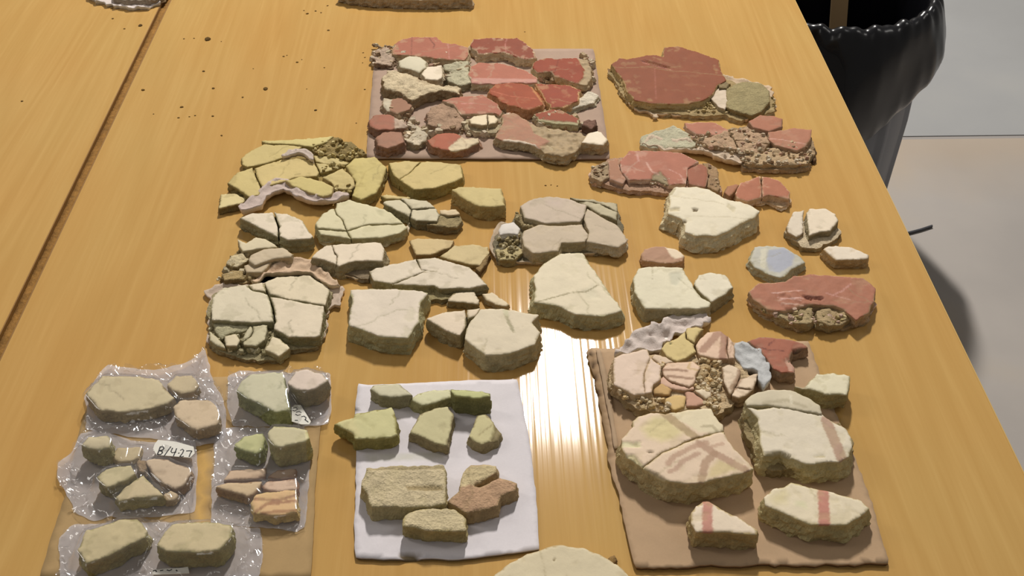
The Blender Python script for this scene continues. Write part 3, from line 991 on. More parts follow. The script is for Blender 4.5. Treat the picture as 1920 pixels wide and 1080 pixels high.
MC = [(186, 164, 132), (200, 184, 156), (150, 124, 96), (206, 190, 166), (182, 148, 126)]
rubble('plaster_rubble', 'A', [[(80, 150), (260, 150), (300, 240), (260, 300), (80, 300)], [(250, 215), (800, 240), (800, 430), (520, 420), (420, 340)], [(200, 640), (340, 660), (460, 760), (480, 870), (320, 890), (240, 780)]], ZA, 420, 3, MC, 0.005, 0.018, 'pale plaster rubble among the fragments at the left of the top cardboard')
rubble('plaster_rubble', 'A', [[(480, 700), (760, 700), (800, 820), (480, 830)], [(740, 640), (1100, 640), (1080, 830), (800, 840)], [(1270, 600), (1660, 720), (1700, 800), (1300, 760)], [(1270, 380), (1440, 360), (1440, 440), (1300, 440)], [(1640, 220), (1730, 230), (1720, 420), (1660, 430)]], ZA, 460, 4, MC, 0.005, 0.018, 'brownish plaster rubble between the pink fragments of the top cardboard')
# ------------------------------------------------------------------ red fragments at the upper right
G2 = 'red fragments on the bare wood at the upper right'
panel('largest dark red slab, joined to a grey-green mortar lump, upper right', 'B', T, G2, [
    dict(pts=[(265, 240), (330, 190), (380, 205), (520, 175), (600, 170), (650, 185), (660, 110), (760, 103), (900, 145), (1070, 205), (1090, 290), (1130, 365), (1060, 400), (1030, 460), (960, 510), (830, 540), (700, 540), (560, 535), (440, 510), (380, 440), (350, 350), (300, 300)], th=19, zb=3, top=(144, 84, 66), side=(160, 138, 92), mat='red', flare=.003, sidej=.002,
         lines=[([(490, 215), (560, 235), (700, 270)], .003, (84, 46, 40), .8), ([(500, 230), (600, 255), (720, 285)], .0016, (190, 130, 118), .8), ([(590, 270), (600, 500)], .0012, (172, 112, 98), .6)],
         patches=[([(500, 205), (580, 225), (710, 262), (700, 276), (560, 245)], None, -.003, 0)]),
    dict(pts=[(1000, 480), (1060, 420), (1130, 430), (1150, 500), (1120, 580), (1070, 560)], th=15, zb=3, top=(206, 190, 168), side=(150, 136, 104), rough=.002),
    dict(pts=[(1130, 420), (1190, 390), (1250, 365), (1390, 380), (1450, 440), (1455, 520), (1390, 590), (1320, 620), (1200, 590), (1130, 560)], th=17, zb=3, top=(152, 140, 102), side=(120, 104, 66), mat='mortar', rough=.0012, dome=.001),
    dict(pts=[(1070, 375), (1110, 360), (1150, 390), (1130, 420), (1075, 415)], th=18, zb=3, top=(140, 124, 92), side=(110, 96, 66), mat='mortar')],
    base=dict(pts=[(240, 300), (300, 270), (1100, 340), (1500, 500), (1480, 590), (1380, 620), (1240, 660), (1100, 620), (900, 625), (640, 600), (430, 560), (360, 480), (300, 380)], th=8, col=(158, 138, 98)),
    rub=(([[(250, 280), (330, 300), (420, 500), (600, 560), (900, 560), (1060, 500), (1200, 600), (1100, 615), (900, 610), (430, 560)], [(1060, 360), (1180, 380), (1140, 480), (1050, 440)], [(1400, 560), (1480, 480), (1490, 570)]], 7, 150, [(176, 156, 108), (196, 176, 132), (150, 130, 84)], .004, .009),),
    cloth=dict(pts=[(230, 290), (300, 360), (380, 480), (410, 560), (480, 605), (560, 620), (600, 660), (610, 630), (700, 625), (900, 645), (1080, 615), (1180, 640), (1270, 665), (1350, 630), (1500, 570), (1470, 430), (1100, 330)], th=2.5, col=(198, 176, 148), jit=.003), extras=())
panel('long rough pink slab with sheared layers, below the dark red slab', 'B', T, G2, [
    dict(pts=[(480, 850), (490, 780), (590, 740), (730, 700), (850, 760), (870, 800), (960, 830), (860, 865), (700, 870), (560, 870)], th=12, zb=2, top=(182, 178, 152), side=(160, 150, 122), mat='mortar', rough=.002),
    dict(pts=[(810, 680), (900, 672), (1050, 680), (1150, 740), (1120, 780), (900, 765), (830, 720)], th=15, zb=2, top=(178, 118, 106), side=(170, 140, 120), mat='red'),
    dict(pts=[(1290, 670), (1380, 622), (1490, 630), (1550, 652), (1545, 705), (1450, 745), (1330, 715)], th=20, zb=2, top=(170, 114, 100), side=(140, 110, 88), mat='red'),
    dict(pts=[(1440, 750), (1560, 730), (1640, 720), (1770, 730), (1760, 800), (1720, 860), (1660, 890), (1500, 850), (1450, 810)], th=19, zb=2, top=(176, 122, 108), side=(150, 122, 96), mat='red', lines=[([(1450, 800), (1560, 810), (1720, 840)], .002, (206, 160, 144), .8)]),
    dict(pts=[(870, 790), (1000, 790), (1130, 745), (1290, 715), (1430, 770), (1460, 830), (1400, 900), (1260, 900), (1150, 880), (1000, 860)], th=17, zb=2, top=(178, 150, 122), side=(140, 118, 88), mat='mortar', rough=.005, cracks=[[(1130, 740), (1180, 800), (1240, 920)], [(1000, 830), (1250, 810), (1480, 850)]]),
    dict(pts=[(1260, 910), (1400, 905), (1480, 860), (1660, 900), (1780, 900), (1740, 990), (1600, 1000), (1400, 1000), (1270, 985)], th=14, zb=2, top=(184, 160, 126), side=(150, 130, 96), mat='mortar', rough=.005)],
    base=dict(pts=[(840, 780), (1300, 700), (1770, 780), (1790, 900), (1730, 1020), (1400, 1030), (1260, 1015), (1230, 950), (1050, 900), (900, 860)], th=9, col=(160, 136, 104), rough=.004),
    rub=(([[(840, 780), (1300, 720), (1440, 800), (1780, 880), (1740, 1000), (1280, 1000), (1200, 930), (900, 860)]], 14, 170, MC, .004, .010),),
    cloth=dict(pts=[(480, 860), (700, 900), (830, 905), (960, 900), (1040, 950), (1180, 990), (1250, 980), (1290, 920), (860, 830), (560, 800)], th=3, lift=5, col=(200, 182, 160), wave=.003, jit=.003))
for k, (pts, lb) in enumerate((([(1765, 880), (1790, 862), (1805, 880), (1790, 905)], 'tiny dark crumb just right of the long rough pink slab'), ([(1770, 930), (1795, 915), (1805, 950), (1785, 968)], 'second dark crumb right of the long pink slab, nearer the viewer'))):
    stone(lb, 'B', pts, T, 7, (104, 80, 54), (84, 62, 40), 'crumbs beside the long pink slab', name='soil_crumb', cat='crumb', rocky=True, rough=.002)
panel('pink slab with grey mortar ends and a broken crease, above the cream boulder', 'G', T, G2, [
    dict(pts=[(105, 260), (150, 200), (240, 165), (250, 290), (190, 320), (120, 295)], th=14, zb=2, top=(166, 146, 116), side=(150, 128, 104), mat='mortar', rough=.004),
    dict(pts=[(240, 165), (315, 148), (330, 230), (375, 300), (350, 335), (250, 305)], th=16, zb=2, top=(172, 128, 112), side=(170, 140, 122), mat='red'),
    dict(pts=[(325, 175), (400, 92), (560, 88), (790, 103), (925, 170), (840, 220), (825, 335), (700, 345), (600, 300), (400, 312), (345, 250)], th=18, zb=2, top=(178, 116, 106), side=(186, 158, 138), mat='red', lines=[([(460, 120), (470, 170)], .003, (206, 160, 150), .6), ([(530, 180), (570, 250), (620, 260)], .0028, (208, 166, 150), .8), ([(700, 230), (780, 270), (820, 330)], .0016, (204, 156, 144), .7)],
         patches=[([(570, 270), (630, 240), (680, 290), (700, 345), (560, 330)], (150, 134, 104), -.002, .002)]),
    dict(pts=[(830, 225), (940, 180), (985, 215), (990, 290), (970, 365), (850, 340)], th=16, zb=2, top=(154, 96, 84), side=(150, 120, 96), mat='red'),
    dict(pts=[(950, 178), (1000, 180), (1055, 215), (1085, 370), (1060, 400), (980, 360), (1000, 280)], th=14, zb=2, top=(158, 130, 98), side=(140, 116, 82), mat='mortar', rough=.0015)],
    base=dict(pts=[(110, 230), (240, 160), (560, 110), (1000, 200), (1090, 390), (1040, 420), (800, 400), (600, 395), (400, 380), (250, 350), (130, 320)], th=9, col=(170, 138, 114)),
    rub=(([[(110, 230), (230, 180), (240, 300), (130, 310)], [(560, 300), (700, 300), (740, 370), (560, 370)], [(1000, 200), (1080, 360), (1000, 380)]], 12, 60, MC, .004, .009),),
    cloth=dict(pts=[(90, 270), (110, 310), (180, 345), (400, 400), (590, 415), (650, 400), (560, 350), (120, 240)], th=2.5, col=(206, 176, 158), jit=.002))
panel('small pink fragment cracked in three, right of the cream boulder', 'G', T, G2, [
    dict(pts=[(1110, 400), (1130, 355), (1200, 335), (1225, 345), (1190, 400), (1150, 430)], th=12, zb=0, top=(170, 120, 100), side=(130, 100, 74), mat='red'),
    dict(pts=[(1190, 410), (1230, 330), (1300, 305), (1380, 278), (1450, 290), (1520, 310), (1610, 400), (1600, 455), (1450, 425), (1390, 440), (1290, 468), (1210, 450)], th=16, zb=3, top=(178, 114, 98), side=(180, 150, 120), mat='red', cracks=[[(1385, 260), (1400, 460)], [(1450, 350), (1440, 380), (1450, 460)]], gap=.0009)],
    base=dict(pts=[(1195, 430), (1240, 400), (1600, 440), (1610, 480), (1540, 515), (1470, 490), (1430, 465), (1370, 495), (1290, 490)], th=6, col=(196, 170, 136)))
panel('reddish pink slab with two crumbly mortar pockets, by the right table edge', 'H', T, G2, [
    dict(pts=[(935, 425), (1010, 362), (1210, 352), (1270, 310), (1400, 298), (1560, 300), (1700, 318), (1800, 318), (1890, 400), (1875, 500), (1830, 590), (1740, 640), (1650, 560), (1560, 530), (1400, 525), (1200, 575), (1080, 560), (960, 480)], th=20, zb=4, top=(172, 116, 104), side=(156, 130, 98), mat='red', rough=.0012,
         lines=[([(1110, 440), (1340, 420)], .002, (214, 176, 166), .8), ([(1150, 490), (1340, 480)], .002, (214, 176, 166), .8), ([(1150, 470), (1330, 500)], .0016, (206, 166, 154), .7), ([(1180, 520), (1370, 530)], .002, (206, 176, 160), .7), ([(1700, 370), (1640, 420), (1560, 460)], .002, (208, 160, 150), .6), ([(1520, 440), (1700, 490)], .0018, (206, 156, 146), .6), ([(1340, 460), (1490, 470)], .004, (96, 56, 50), .7)],
         patches=[([(1340, 450), (1420, 470), (1500, 465), (1480, 490), (1360, 490)], None, -.004, 0), ([(1120, 440), (1340, 420), (1380, 530), (1200, 560)], None, .001, .003)]),
    dict(pts=[(1090, 560), (1200, 580), (1400, 530), (1425, 640), (1400, 670), (1310, 680), (1200, 640)], th=15, zb=2, top=(164, 146, 110), side=(140, 122, 84), mat='mortar', rough=.006),
    dict(pts=[(1445, 570), (1560, 530), (1640, 560), (1700, 630), (1640, 670), (1540, 685), (1450, 655)], th=15, zb=2, top=(168, 148, 112), side=(140, 122, 84), mat='mortar', rough=.006)],
    base=dict(pts=[(945, 470), (1100, 400), (1800, 400), (1880, 500), (1830, 640), (1650, 690), (1430, 660), (1300, 700), (1060, 600), (1000, 560)], th=8, col=(156, 134, 100)),
    rub=(([[(960, 480), (1080, 560), (1400, 540), (1440, 660), (1560, 560), (1700, 640), (1600, 690), (1300, 690), (1040, 590)]], 12, 130, [(190, 172, 132), (160, 142, 100), (206, 176, 156)], .004, .010),),
    cloth=dict(pts=[(930, 520), (1040, 600), (1160, 640), (1260, 705), (1380, 715), (1425, 672), (1470, 710), (1560, 718), (1680, 680), (1800, 665), (1890, 540), (1800, 430), (1000, 430)], th=2.5, col=(204, 172, 152), jit=.001))

# ------------------------------------------------------------------ cream stones on the right half
G3 = 'cream and white fragments on the bare wood, right half'
CR = (224, 213, 187); CS = (166, 150, 114)
stone('big cream boulder-like slab in the middle right, touching the pink slab', 'G', [(690, 400), (740, 360), (900, 352), (1000, 375), (1100, 435), (1180, 458), (1300, 490), (1378, 540), (1345, 585), (1230, 635), (1150, 685), (1050, 725), (900, 725), (820, 695), (795, 600), (690, 560), (705, 480)], T, 25, (226, 217, 192), (176, 162, 126), G3, flare=.012, flaredir=(-.5, -1), sidej=.003, dome=.001,
      patches=[([(870, 520), (920, 525), (925, 545), (880, 548)], (120, 104, 76), -.003, 0), ([(790, 610), (830, 605), (835, 630), (800, 632)], (120, 104, 76), -.003, 0), ([(690, 360), (760, 370), (720, 420), (680, 420)], (190, 176, 144), -.001, .002), ([(700, 515), (780, 515), (780, 545), (700, 545)], (198, 184, 152), -.0015, .001), ([(1140, 480), (1200, 520), (1190, 560), (1130, 510)], (206, 194, 164), -.001, .001)])
panel('small white fragment split by a dark gap, near the right table edge', 'U', T, G3, [
    dict(pts=[(140, 900), (190, 790), (270, 775), (262, 860), (265, 940), (215, 980), (150, 935)], th=15, zb=2, top=(218, 206, 186), side=(140, 122, 92)),
    dict(pts=[(295, 870), (290, 790), (310, 765), (430, 762), (505, 805), (530, 850), (470, 930), (380, 938), (310, 965)], th=20, zb=2, top=(226, 212, 188), side=(128, 116, 86), flare=.002)],
    base=dict(pts=[(130, 930), (190, 850), (500, 860), (545, 930), (500, 1010), (420, 1050), (330, 1060), (260, 1050), (200, 1000)], th=9, col=(196, 180, 150), side=(130, 116, 84)))
stone('small blue-grey faced stone left of the tiny white brick', 'H', [(938, 190), (980, 90), (1080, 78), (1200, 90), (1330, 165), (1365, 205), (1260, 258), (1210, 312), (1170, 322), (1060, 285), (980, 245)], T, 13, (190, 188, 176), (146, 140, 112), G3, flare=.003,
      patches=[([(1080, 110), (1200, 95), (1290, 150), (1270, 230), (1170, 290), (1080, 270), (1060, 180)], (168, 170, 180), 0, 0, .003), ([(1020, 110), (1080, 90), (1060, 260), (1020, 240)], (206, 200, 180), 0, 0)])
stone('tiny white brick-shaped fragment nearest the right table edge', 'H', [(1495, 105), (1530, 82), (1700, 88), (1842, 150), (1832, 180), (1710, 186), (1590, 190)], T, 16, (226, 214, 194), (152, 128, 88), G3)
stone('small brown stone with a white corner, behind the white slab', 'H', [(132, 140), (150, 105), (240, 85), (300, 88), (400, 108), (452, 155), (440, 195), (345, 215), (250, 210), (140, 190)], T, 13, (176, 138, 112), (156, 122, 92), G3, patches=[([(300, 80), (400, 95), (470, 160), (380, 185), (345, 150)], (226, 206, 178), 0, 0)], rough=.0012)
panel('white slab of a broad and a lobed piece, centre right', 'H', T, G3, [
    dict(pts=[(70, 325), (110, 250), (230, 238), (440, 243), (462, 300), (500, 350), (522, 400), (580, 470), (652, 512), (642, 542), (560, 555), (160, 552), (130, 510), (80, 430)], th=22, zb=0, top=(224, 217, 190), side=(150, 140, 106), flare=.003, patches=[([(330, 280), (440, 270), (450, 330), (400, 390), (340, 380)], (206, 200, 176), -.001, .0005, .004)], lines=[([(213, 240), (213, 335)], .0014, (168, 158, 128), .7)]),
    dict(pts=[(525, 365), (560, 300), (640, 278), (760, 298), (822, 392), (750, 450), (655, 502), (590, 450), (540, 400)], th=21, zb=0, top=(228, 220, 196), side=(140, 128, 92), flare=.002)])
stone('big cream slab with a diagonal crack, centre of the table', None, [(1000, 517), (1015, 497), (1050, 475), (1092, 473), (1108, 498), (1128, 524), (1145, 550), (1167, 582), (1130, 593), (1078, 589), (1040, 572), (1001, 566), (1003, 540)], T, 23, (224, 213, 185), (150, 142, 104), G3, flare=.006, sidej=.003,
      lines=[([(1000, 568), (1040, 557), (1070, 549), (1100, 546), (1120, 535)], .0022, (150, 138, 104), .9)], patches=[([(1085, 545), (1115, 530), (1130, 560), (1100, 565)], (217, 206, 178), -.0006, .0006, .006)])

# ------------------------------------------------------------------ yellow fragments, upper left
G4 = 'yellow ochre fragments at the upper left'
YT = (201, 183, 124); YS = (136, 120, 66)
panel('large cluster of cracked yellow pieces on a lilac cloth, upper left', 'C', T, G4, [
    dict(pts=[(400, 95), (600, 85), (780, 75), (940, 58), (890, 105), (780, 140), (620, 120), (430, 112)], th=16, zb=4, top=(206, 192, 130), side=YS),
    dict(pts=[(255, 272), (250, 222), (330, 165), (420, 122), (600, 122), (715, 138), (640, 180), (560, 222), (440, 262), (295, 292)], th=14, zb=4, top=YT, side=YS),
    dict(pts=[(770, 152), (880, 108), (950, 65), (1100, 120), (1190, 190), (1070, 240), (950, 205), (800, 180)], th=13, zb=3, top=(140, 122, 78), side=(110, 94, 54), mat='mortar', rough=.005),
    dict(pts=[(350, 300), (440, 268), (600, 225), (740, 228), (800, 270), (832, 330), (815, 360), (650, 368), (570, 400), (480, 425), (405, 442), (370, 370)], th=17, zb=4, top=(204, 184, 126), side=YS, lines=[([(650, 350), (690, 345)], .002, (140, 124, 76), .6)]),
    dict(pts=[(145, 410), (220, 330), (335, 295), (358, 370), (398, 460), (380, 500), (310, 518), (230, 462)], th=18, zb=1, top=YT, side=(120, 104, 56), flare=.002),
    dict(pts=[(580, 392), (700, 362), (870, 400), (942, 440), (925, 495), (860, 512), (760, 482), (640, 435)], th=20, zb=4, top=(200, 184, 122), side=(140, 120, 74)),
    dict(pts=[(790, 200), (950, 212), (1065, 258), (1010, 290), (900, 330), (840, 340), (810, 270)], th=13, zb=3, top=(196, 180, 126), side=YS, rough=.002, cracks=[[(780, 250), (900, 270), (1080, 280)]]),
    dict(pts=[(860, 372), (1010, 300), (1090, 372), (1100, 430), (1070, 460), (950, 450), (920, 402)], th=17, zb=3, top=(196, 178, 122), side=(140, 122, 76), rough=.0016),
    dict(pts=[(1030, 280), (1100, 220), (1250, 208), (1340, 288), (1305, 400), (1260, 480), (1150, 532), (1080, 502), (1110, 400)], th=18, zb=0, top=(200, 184, 120), side=(132, 114, 62), dome=.002, lines=[([(1290, 270), (1180, 330), (1110, 470)], .003, (182, 164, 102), .5)])],
    base=dict(pts=[(280, 270), (600, 140), (1100, 200), (1290, 300), (1200, 450), (900, 490), (700, 440), (560, 370), (420, 400), (300, 440), (200, 420)], th=8, col=(150, 130, 78)),
    rub=(([[(780, 140), (960, 80), (1180, 190), (1060, 250), (820, 210)], [(840, 270), (1040, 280), (1000, 320), (860, 340)], [(900, 440), (1080, 440), (1060, 500), (940, 490)]], 12, 110, [(176, 156, 100), (140, 120, 72), (200, 184, 134)], .004, .010),),
    cloth=[dict(pts=[(235, 612), (320, 545), (410, 480), (460, 425), (520, 400), (600, 405), (700, 485), (790, 505), (860, 535), (950, 505), (1050, 485), (1065, 522), (960, 548), (850, 565), (740, 560), (650, 530), (570, 470), (480, 500), (430, 540), (405, 600), (265, 638)], th=3.5, lift=9, col=(192, 176, 167), wave=.003),
           dict(pts=[(560, 225), (620, 180), (720, 170), (780, 200), (800, 260), (770, 250), (700, 205), (620, 215)], th=3, lift=16, col=(190, 176, 164), wave=.002)])
stone('small yellow wedge at the left tip of the lilac cloth', 'C', [(90, 490), (200, 490), (292, 522), (260, 560), (170, 580), (85, 600)], T, 12, (214, 198, 146), (110, 92, 50), G4)
panel('cracked yellow slab right of the yellow cluster, front edge thick', 'C', T, G4, [dict(pts=[(1350, 262), (1480, 245), (1600, 248), (1750, 255), (1900, 270), (1912, 370), (1850, 402), (1700, 450), (1540, 462), (1460, 410), (1390, 350)], th=20, zb=0, top=(204, 184, 126), side=(134, 118, 62), flare=.003, cracks=[[(1620, 225), (1560, 285), (1500, 345), (1440, 380), (1430, 440)]], gap=.0006, dz=.0004)])
stone('small thick yellow block between yellow slab and grey-lilac slab', 'D', [(590, 300), (640, 278), (800, 282), (960, 290), (978, 350), (988, 418), (900, 428), (830, 430), (760, 415), (680, 368)], T, 25, (203, 186, 130), (150, 130, 78), G4, flare=.002, sidej=.002)
# ------------------------------------------------------------------ cream cracked slabs, left half
G5 = 'cream and white fragments on the bare wood, left half'
panel('white triangular slab cut by one dark crack, below the lilac cloth', 'C', T, G5, [dict(pts=[(230, 672), (330, 635), (480, 628), (600, 640), (710, 690), (795, 812), (770, 832), (600, 846), (520, 815), (380, 750)], th=22, zb=0, top=(226, 213, 190), side=(128, 122, 90), flare=.002, cracks=[[(485, 610), (500, 660), (530, 740), (525, 840)]], gap=.0014, dz=.0006)])
panel('pale cracked slab of five pieces right of the white triangular slab', 'C', T, G5, [dict(pts=[(800, 722), (850, 650), (920, 605), (955, 600), (960, 560), (1060, 530), (1130, 552), (1330, 602), (1410, 652), (1500, 742), (1440, 790), (1300, 822), (1080, 830), (840, 800)], th=18, zb=3, top=(212, 204, 168), side=(150, 142, 104), flare=.002, cracks=[[(940, 580), (960, 640), (1010, 690), (1040, 770)], [(780, 756), (900, 762), (1040, 770), (1200, 722), (1480, 715)], [(1040, 770), (1085, 850)]], gap=.0009, patches=[([(1240, 600), (1330, 610), (1320, 680), (1260, 650)], (196, 187, 152), -.0006, .0008, .005)])],
      base=dict(pts=[(805, 770), (900, 640), (1300, 650), (1500, 760), (1480, 800), (1330, 860), (1080, 855), (860, 855)], th=8, col=(172, 162, 128)),
      cloth=dict(pts=[(1200, 840), (1480, 760), (1515, 720), (1500, 800), (1400, 860), (1320, 888), (1250, 880)], th=2.5, col=(206, 190, 164)))
stone('thin yellow-cream sliver above the grey-white lens slab', 'C', [(1290, 505), (1340, 498), (1520, 518), (1500, 532), (1330, 528)], T, 9, (206, 186, 132), YS, G5)
panel('grey-white lens-shaped slab with cracked face and dark underside', 'C', T, G5, [dict(pts=[(1310, 560), (1330, 540), (1480, 528), (1640, 545), (1700, 590), (1745, 650), (1720, 700), (1560, 695), (1430, 625), (1340, 580)], th=17, zb=0, top=(206, 197, 168), side=(108, 100, 72), flare=.002, cracks=[[(1420, 510), (1530, 610), (1760, 600)], [(1530, 610), (1500, 700)]], gap=.0008),
      dict(pts=[(1735, 640), (1880, 640), (1905, 690), (1870, 740), (1760, 745), (1640, 720), (1720, 705)], th=14, zb=0, top=(160, 144, 106), side=(112, 98, 66), mat='mortar', rough=.004),
      dict(pts=[(1740, 615), (1860, 605), (1890, 645), (1800, 655), (1745, 640)], th=18, zb=8, top=(216, 196, 160), side=(140, 120, 84))])
E_ = 'E'
panel('heap of small pale rubble pieces at the left, behind the big cracked slab', 'E', T, G5, [
    dict(pts=[(305, 75), (365, 105), (440, 58), (520, 70), (600, 130), (430, 150), (340, 165), (320, 130)], th=17, zb=0, top=(212, 200, 168), side=(150, 138, 104)),
    dict(pts=[(400, 190), (500, 142), (640, 130), (715, 180), (700, 205), (580, 215), (500, 240), (430, 265), (385, 235)], th=20, zb=0, top=(200, 184, 156), side=(150, 134, 104), dome=.001),
    dict(pts=[(345, 270), (420, 245), (560, 235), (520, 290), (480, 322), (370, 320)], th=15, zb=0, top=(196, 178, 148), side=(150, 132, 100)),
    dict(pts=[(180, 330), (260, 300), (345, 318), (345, 372), (200, 385)], th=12, zb=0, top=(176, 154, 110), side=(110, 90, 54), mat='mortar', rough=.004),
    dict(pts=[(215, 260), (250, 200), (330, 178), (385, 225), (340, 260), (300, 290)], th=13, zb=0, top=(196, 182, 148), side=(120, 104, 70), mat='mortar', rough=.004)],
    rub=(([[(150, 390), (200, 290), (330, 130), (420, 240), (400, 400)], [(560, 240), (720, 200), (700, 240)]], 6, 80, [(206, 190, 156), (170, 150, 110), (190, 176, 144)], .004, .012),),
    base=dict(pts=[(150, 380), (200, 290), (330, 120), (600, 150), (700, 220), (560, 290), (430, 350), (350, 400)], th=7, col=(160, 140, 100), side=(110, 90, 56)),
    cloth=dict(pts=[(390, 400), (470, 360), (560, 290), (750, 222), (850, 235), (1080, 440), (980, 430), (870, 345), (700, 340), (520, 350), (450, 410)], th=3, lift=4, col=(204, 178, 150), wave=.003))
panel('white oblong slab with cracked left end, in front of the pale cracked slab', 'E', T, G5, [dict(pts=[(850, 212), (900, 165), (970, 118), (1160, 105), (1380, 92), (1405, 150), (1390, 240), (1250, 236), (1130, 252), (1060, 280), (1030, 258), (930, 228)], th=22, zb=0, top=(226, 212, 188), side=(130, 118, 88), flare=.004, cracks=[[(1005, 100), (1020, 160), (1048, 200), (1035, 300)]], gap=.0005, dz=.0005)],
      base=dict(pts=[(960, 230), (1130, 240), (1380, 230), (1330, 300), (1280, 370), (1120, 350), (1000, 290)], th=8, col=(140, 124, 100), side=(110, 96, 74)),
      cloth=dict(pts=[(1080, 350), (1200, 385), (1300, 375), (1320, 330), (1100, 320)], th=2, col=(200, 180, 150)))
panel('big slab cracked like crazy paving at the left, over the clear bags', 'E', T, G5, [
    dict(pts=[(128, 490), (190, 438), (360, 410), (400, 455), (525, 485), (556, 590), (565, 690), (400, 698), (110, 678), (98, 590)], th=22, zb=4, top=(218, 208, 182), side=(130, 124, 92)),
    dict(pts=[(375, 410), (490, 398), (522, 470), (420, 456)], th=21, zb=4, top=(222, 208, 180), side=(140, 130, 98)),
    dict(pts=[(502, 395), (600, 355), (840, 345), (920, 395), (992, 450), (962, 572), (800, 540), (680, 520), (545, 482)], th=22, zb=4, top=(222, 209, 180), side=(130, 122, 90)),
    dict(pts=[(548, 500), (680, 527), (800, 547), (948, 578), (938, 680), (920, 790), (880, 806), (680, 806), (572, 745), (592, 690), (572, 570)], th=23, zb=3, top=(222, 209, 184), side=(116, 110, 78), flare=.001),
    dict(pts=[(110, 700), (400, 714), (380, 755), (330, 770), (240, 778), (180, 825), (130, 760)], th=15, zb=4, top=(176, 170, 138), side=(120, 112, 80), mat='mortar', rough=.002),
    dict(pts=[(200, 795), (290, 780), (325, 830), (300, 878), (212, 868)], th=19, zb=4, top=(216, 203, 172), side=(120, 112, 80)),
    dict(pts=[(392, 722), (530, 718), (508, 830), (440, 882), (345, 870), (335, 810)], th=18, zb=4, top=(200, 192, 160), side=(120, 112, 80), cracks=[[(330, 850), (400, 800), (420, 760), (400, 700)]], gap=.0004),
    dict(pts=[(560, 800), (620, 818), (692, 890), (612, 948), (510, 900)], th=18, zb=3, top=(222, 209, 178), side=(130, 120, 84)),
    dict(pts=[(90, 760), (140, 798), (190, 850), (212, 890), (140, 870), (95, 830)], th=15, zb=4, top=(206, 196, 164), side=(130, 120, 84))],
    base=dict(pts=[(80, 600), (130, 470), (500, 400), (960, 440), (1010, 470), (980, 600), (950, 780), (900, 870), (690, 905), (640, 960), (490, 980), (300, 955), (180, 910), (95, 860)], th=8, col=(158, 148, 114), side=(120, 106, 74)),
    rub=(([[(90, 700), (400, 700), (560, 760), (560, 940), (300, 940), (100, 850)]], 8, 90, [(206, 196, 164), (176, 166, 132), (150, 140, 106)], .004, .012),),
    cloth=[dict(pts=[(70, 480), (130, 430), (1000, 430), (1090, 440), (1070, 590), (1000, 600), (965, 790), (900, 880), (690, 915), (640, 968), (490, 985), (300, 968), (150, 900), (80, 860), (85, 620)], th=2, col=(196, 178, 160), jit=.003, wave=.001)])
stone('near square white slab with thick side, centre left', 'F', [(68, 330), (230, 323), (540, 330), (650, 352), (600, 420), (580, 500), (592, 570), (540, 620), (500, 692), (390, 688), (290, 680), (170, 640), (58, 600), (78, 420)], T, 27, (222, 210, 191), (148, 142, 104), G5, flare=.004, sidej=.002)
panel('long white slab with fine diagonal cracks behind the square slab', 'F', T, G5, [dict(pts=[(200, 188), (380, 140), (560, 100), (700, 90), (830, 130), (960, 160), (1040, 230), (1095, 292), (960, 318), (730, 322), (700, 298), (560, 296), (380, 290), (240, 268)], th=17, zb=0, top=(221, 209, 187), side=(124, 114, 82), flare=.003, cracks=[[(550, 80), (600, 185)], [(350, 300), (450, 265), (600, 205), (640, 185), (1100, 200)][0:4], [(640, 185), (600, 185)]], gap=.0003, dz=.0005,
      lines=[([(370, 285), (600, 205), (720, 190)], .0012, (150, 136, 104), .9), ([(560, 105), (605, 190)], .0008, (190, 176, 148), .8)])],
      base=dict(pts=[(560, 300), (730, 310), (860, 330), (800, 400), (640, 410), (600, 350)], th=7, col=(150, 138, 100), side=(110, 98, 66)))
stone('small white block in front of the long white slab', 'F', [(798, 392), (842, 352), (1000, 345), (1030, 400), (1032, 442), (900, 425), (800, 415)], T, 12, (222, 207, 180), (112, 98, 66), G5)
stone('thin white shard pointing right, beside the small white block', 'F', [(1055, 360), (1130, 350), (1265, 440), (1240, 462), (1150, 440), (1085, 410)], T, 9, (222, 206, 174), (130, 112, 76), G5)
panel('cream slab broken in three below the long white slab', 'F', T, G5, [
    dict(pts=[(638, 548), (780, 497), (928, 480), (932, 600), (890, 672), (820, 656), (700, 592)], th=24, zb=0, top=(224, 208, 184), side=(136, 124, 90), flare=.002),
    dict(pts=[(940, 478), (1042, 473), (1000, 530), (945, 552)], th=23, zb=0, top=(224, 208, 182), side=(136, 124, 90)),
    dict(pts=[(928, 700), (942, 620), (962, 575), (1045, 480), (1200, 470), (1482, 520), (1430, 578), (1490, 650), (1450, 742), (1260, 812), (1080, 822), (1000, 770)], th=25, zb=0, top=(220, 208, 182), side=(150, 138, 102), flare=.006, flaredir=(0, -1), sidej=.002, patches=[([(1210, 500), (1240, 510), (1310, 660), (1280, 660)], (170, 160, 130), -.0006, 0), ([(1190, 480), (1250, 480), (1260, 530), (1220, 520)], (206, 198, 166), -.0006, .0005)])])
panel('thin yellowish flat slab with pointed ends, behind the long white slab', 'D', T, G5, [
    dict(pts=[(270, 682), (330, 665), (480, 668), (605, 680), (580, 735), (430, 790), (320, 792)], th=9, zb=0, top=(206, 184, 136), side=(120, 96, 56)),
    dict(pts=[(500, 800), (560, 760), (610, 722), (720, 710), (860, 730), (870, 780), (800, 872), (720, 862), (600, 835)], th=8, zb=0, top=(204, 186, 140), side=(130, 110, 66))])
stone('brown elongated crumb right of the thin yellowish slab', 'D', [(765, 900), (800, 850), (850, 785), (885, 785), (850, 850), (800, 920)], T, 9, (146, 122, 82), (96, 76, 46), 'loose brown crumbs', name='soil_crumb', cat='crumb', rocky=True, rough=.003)
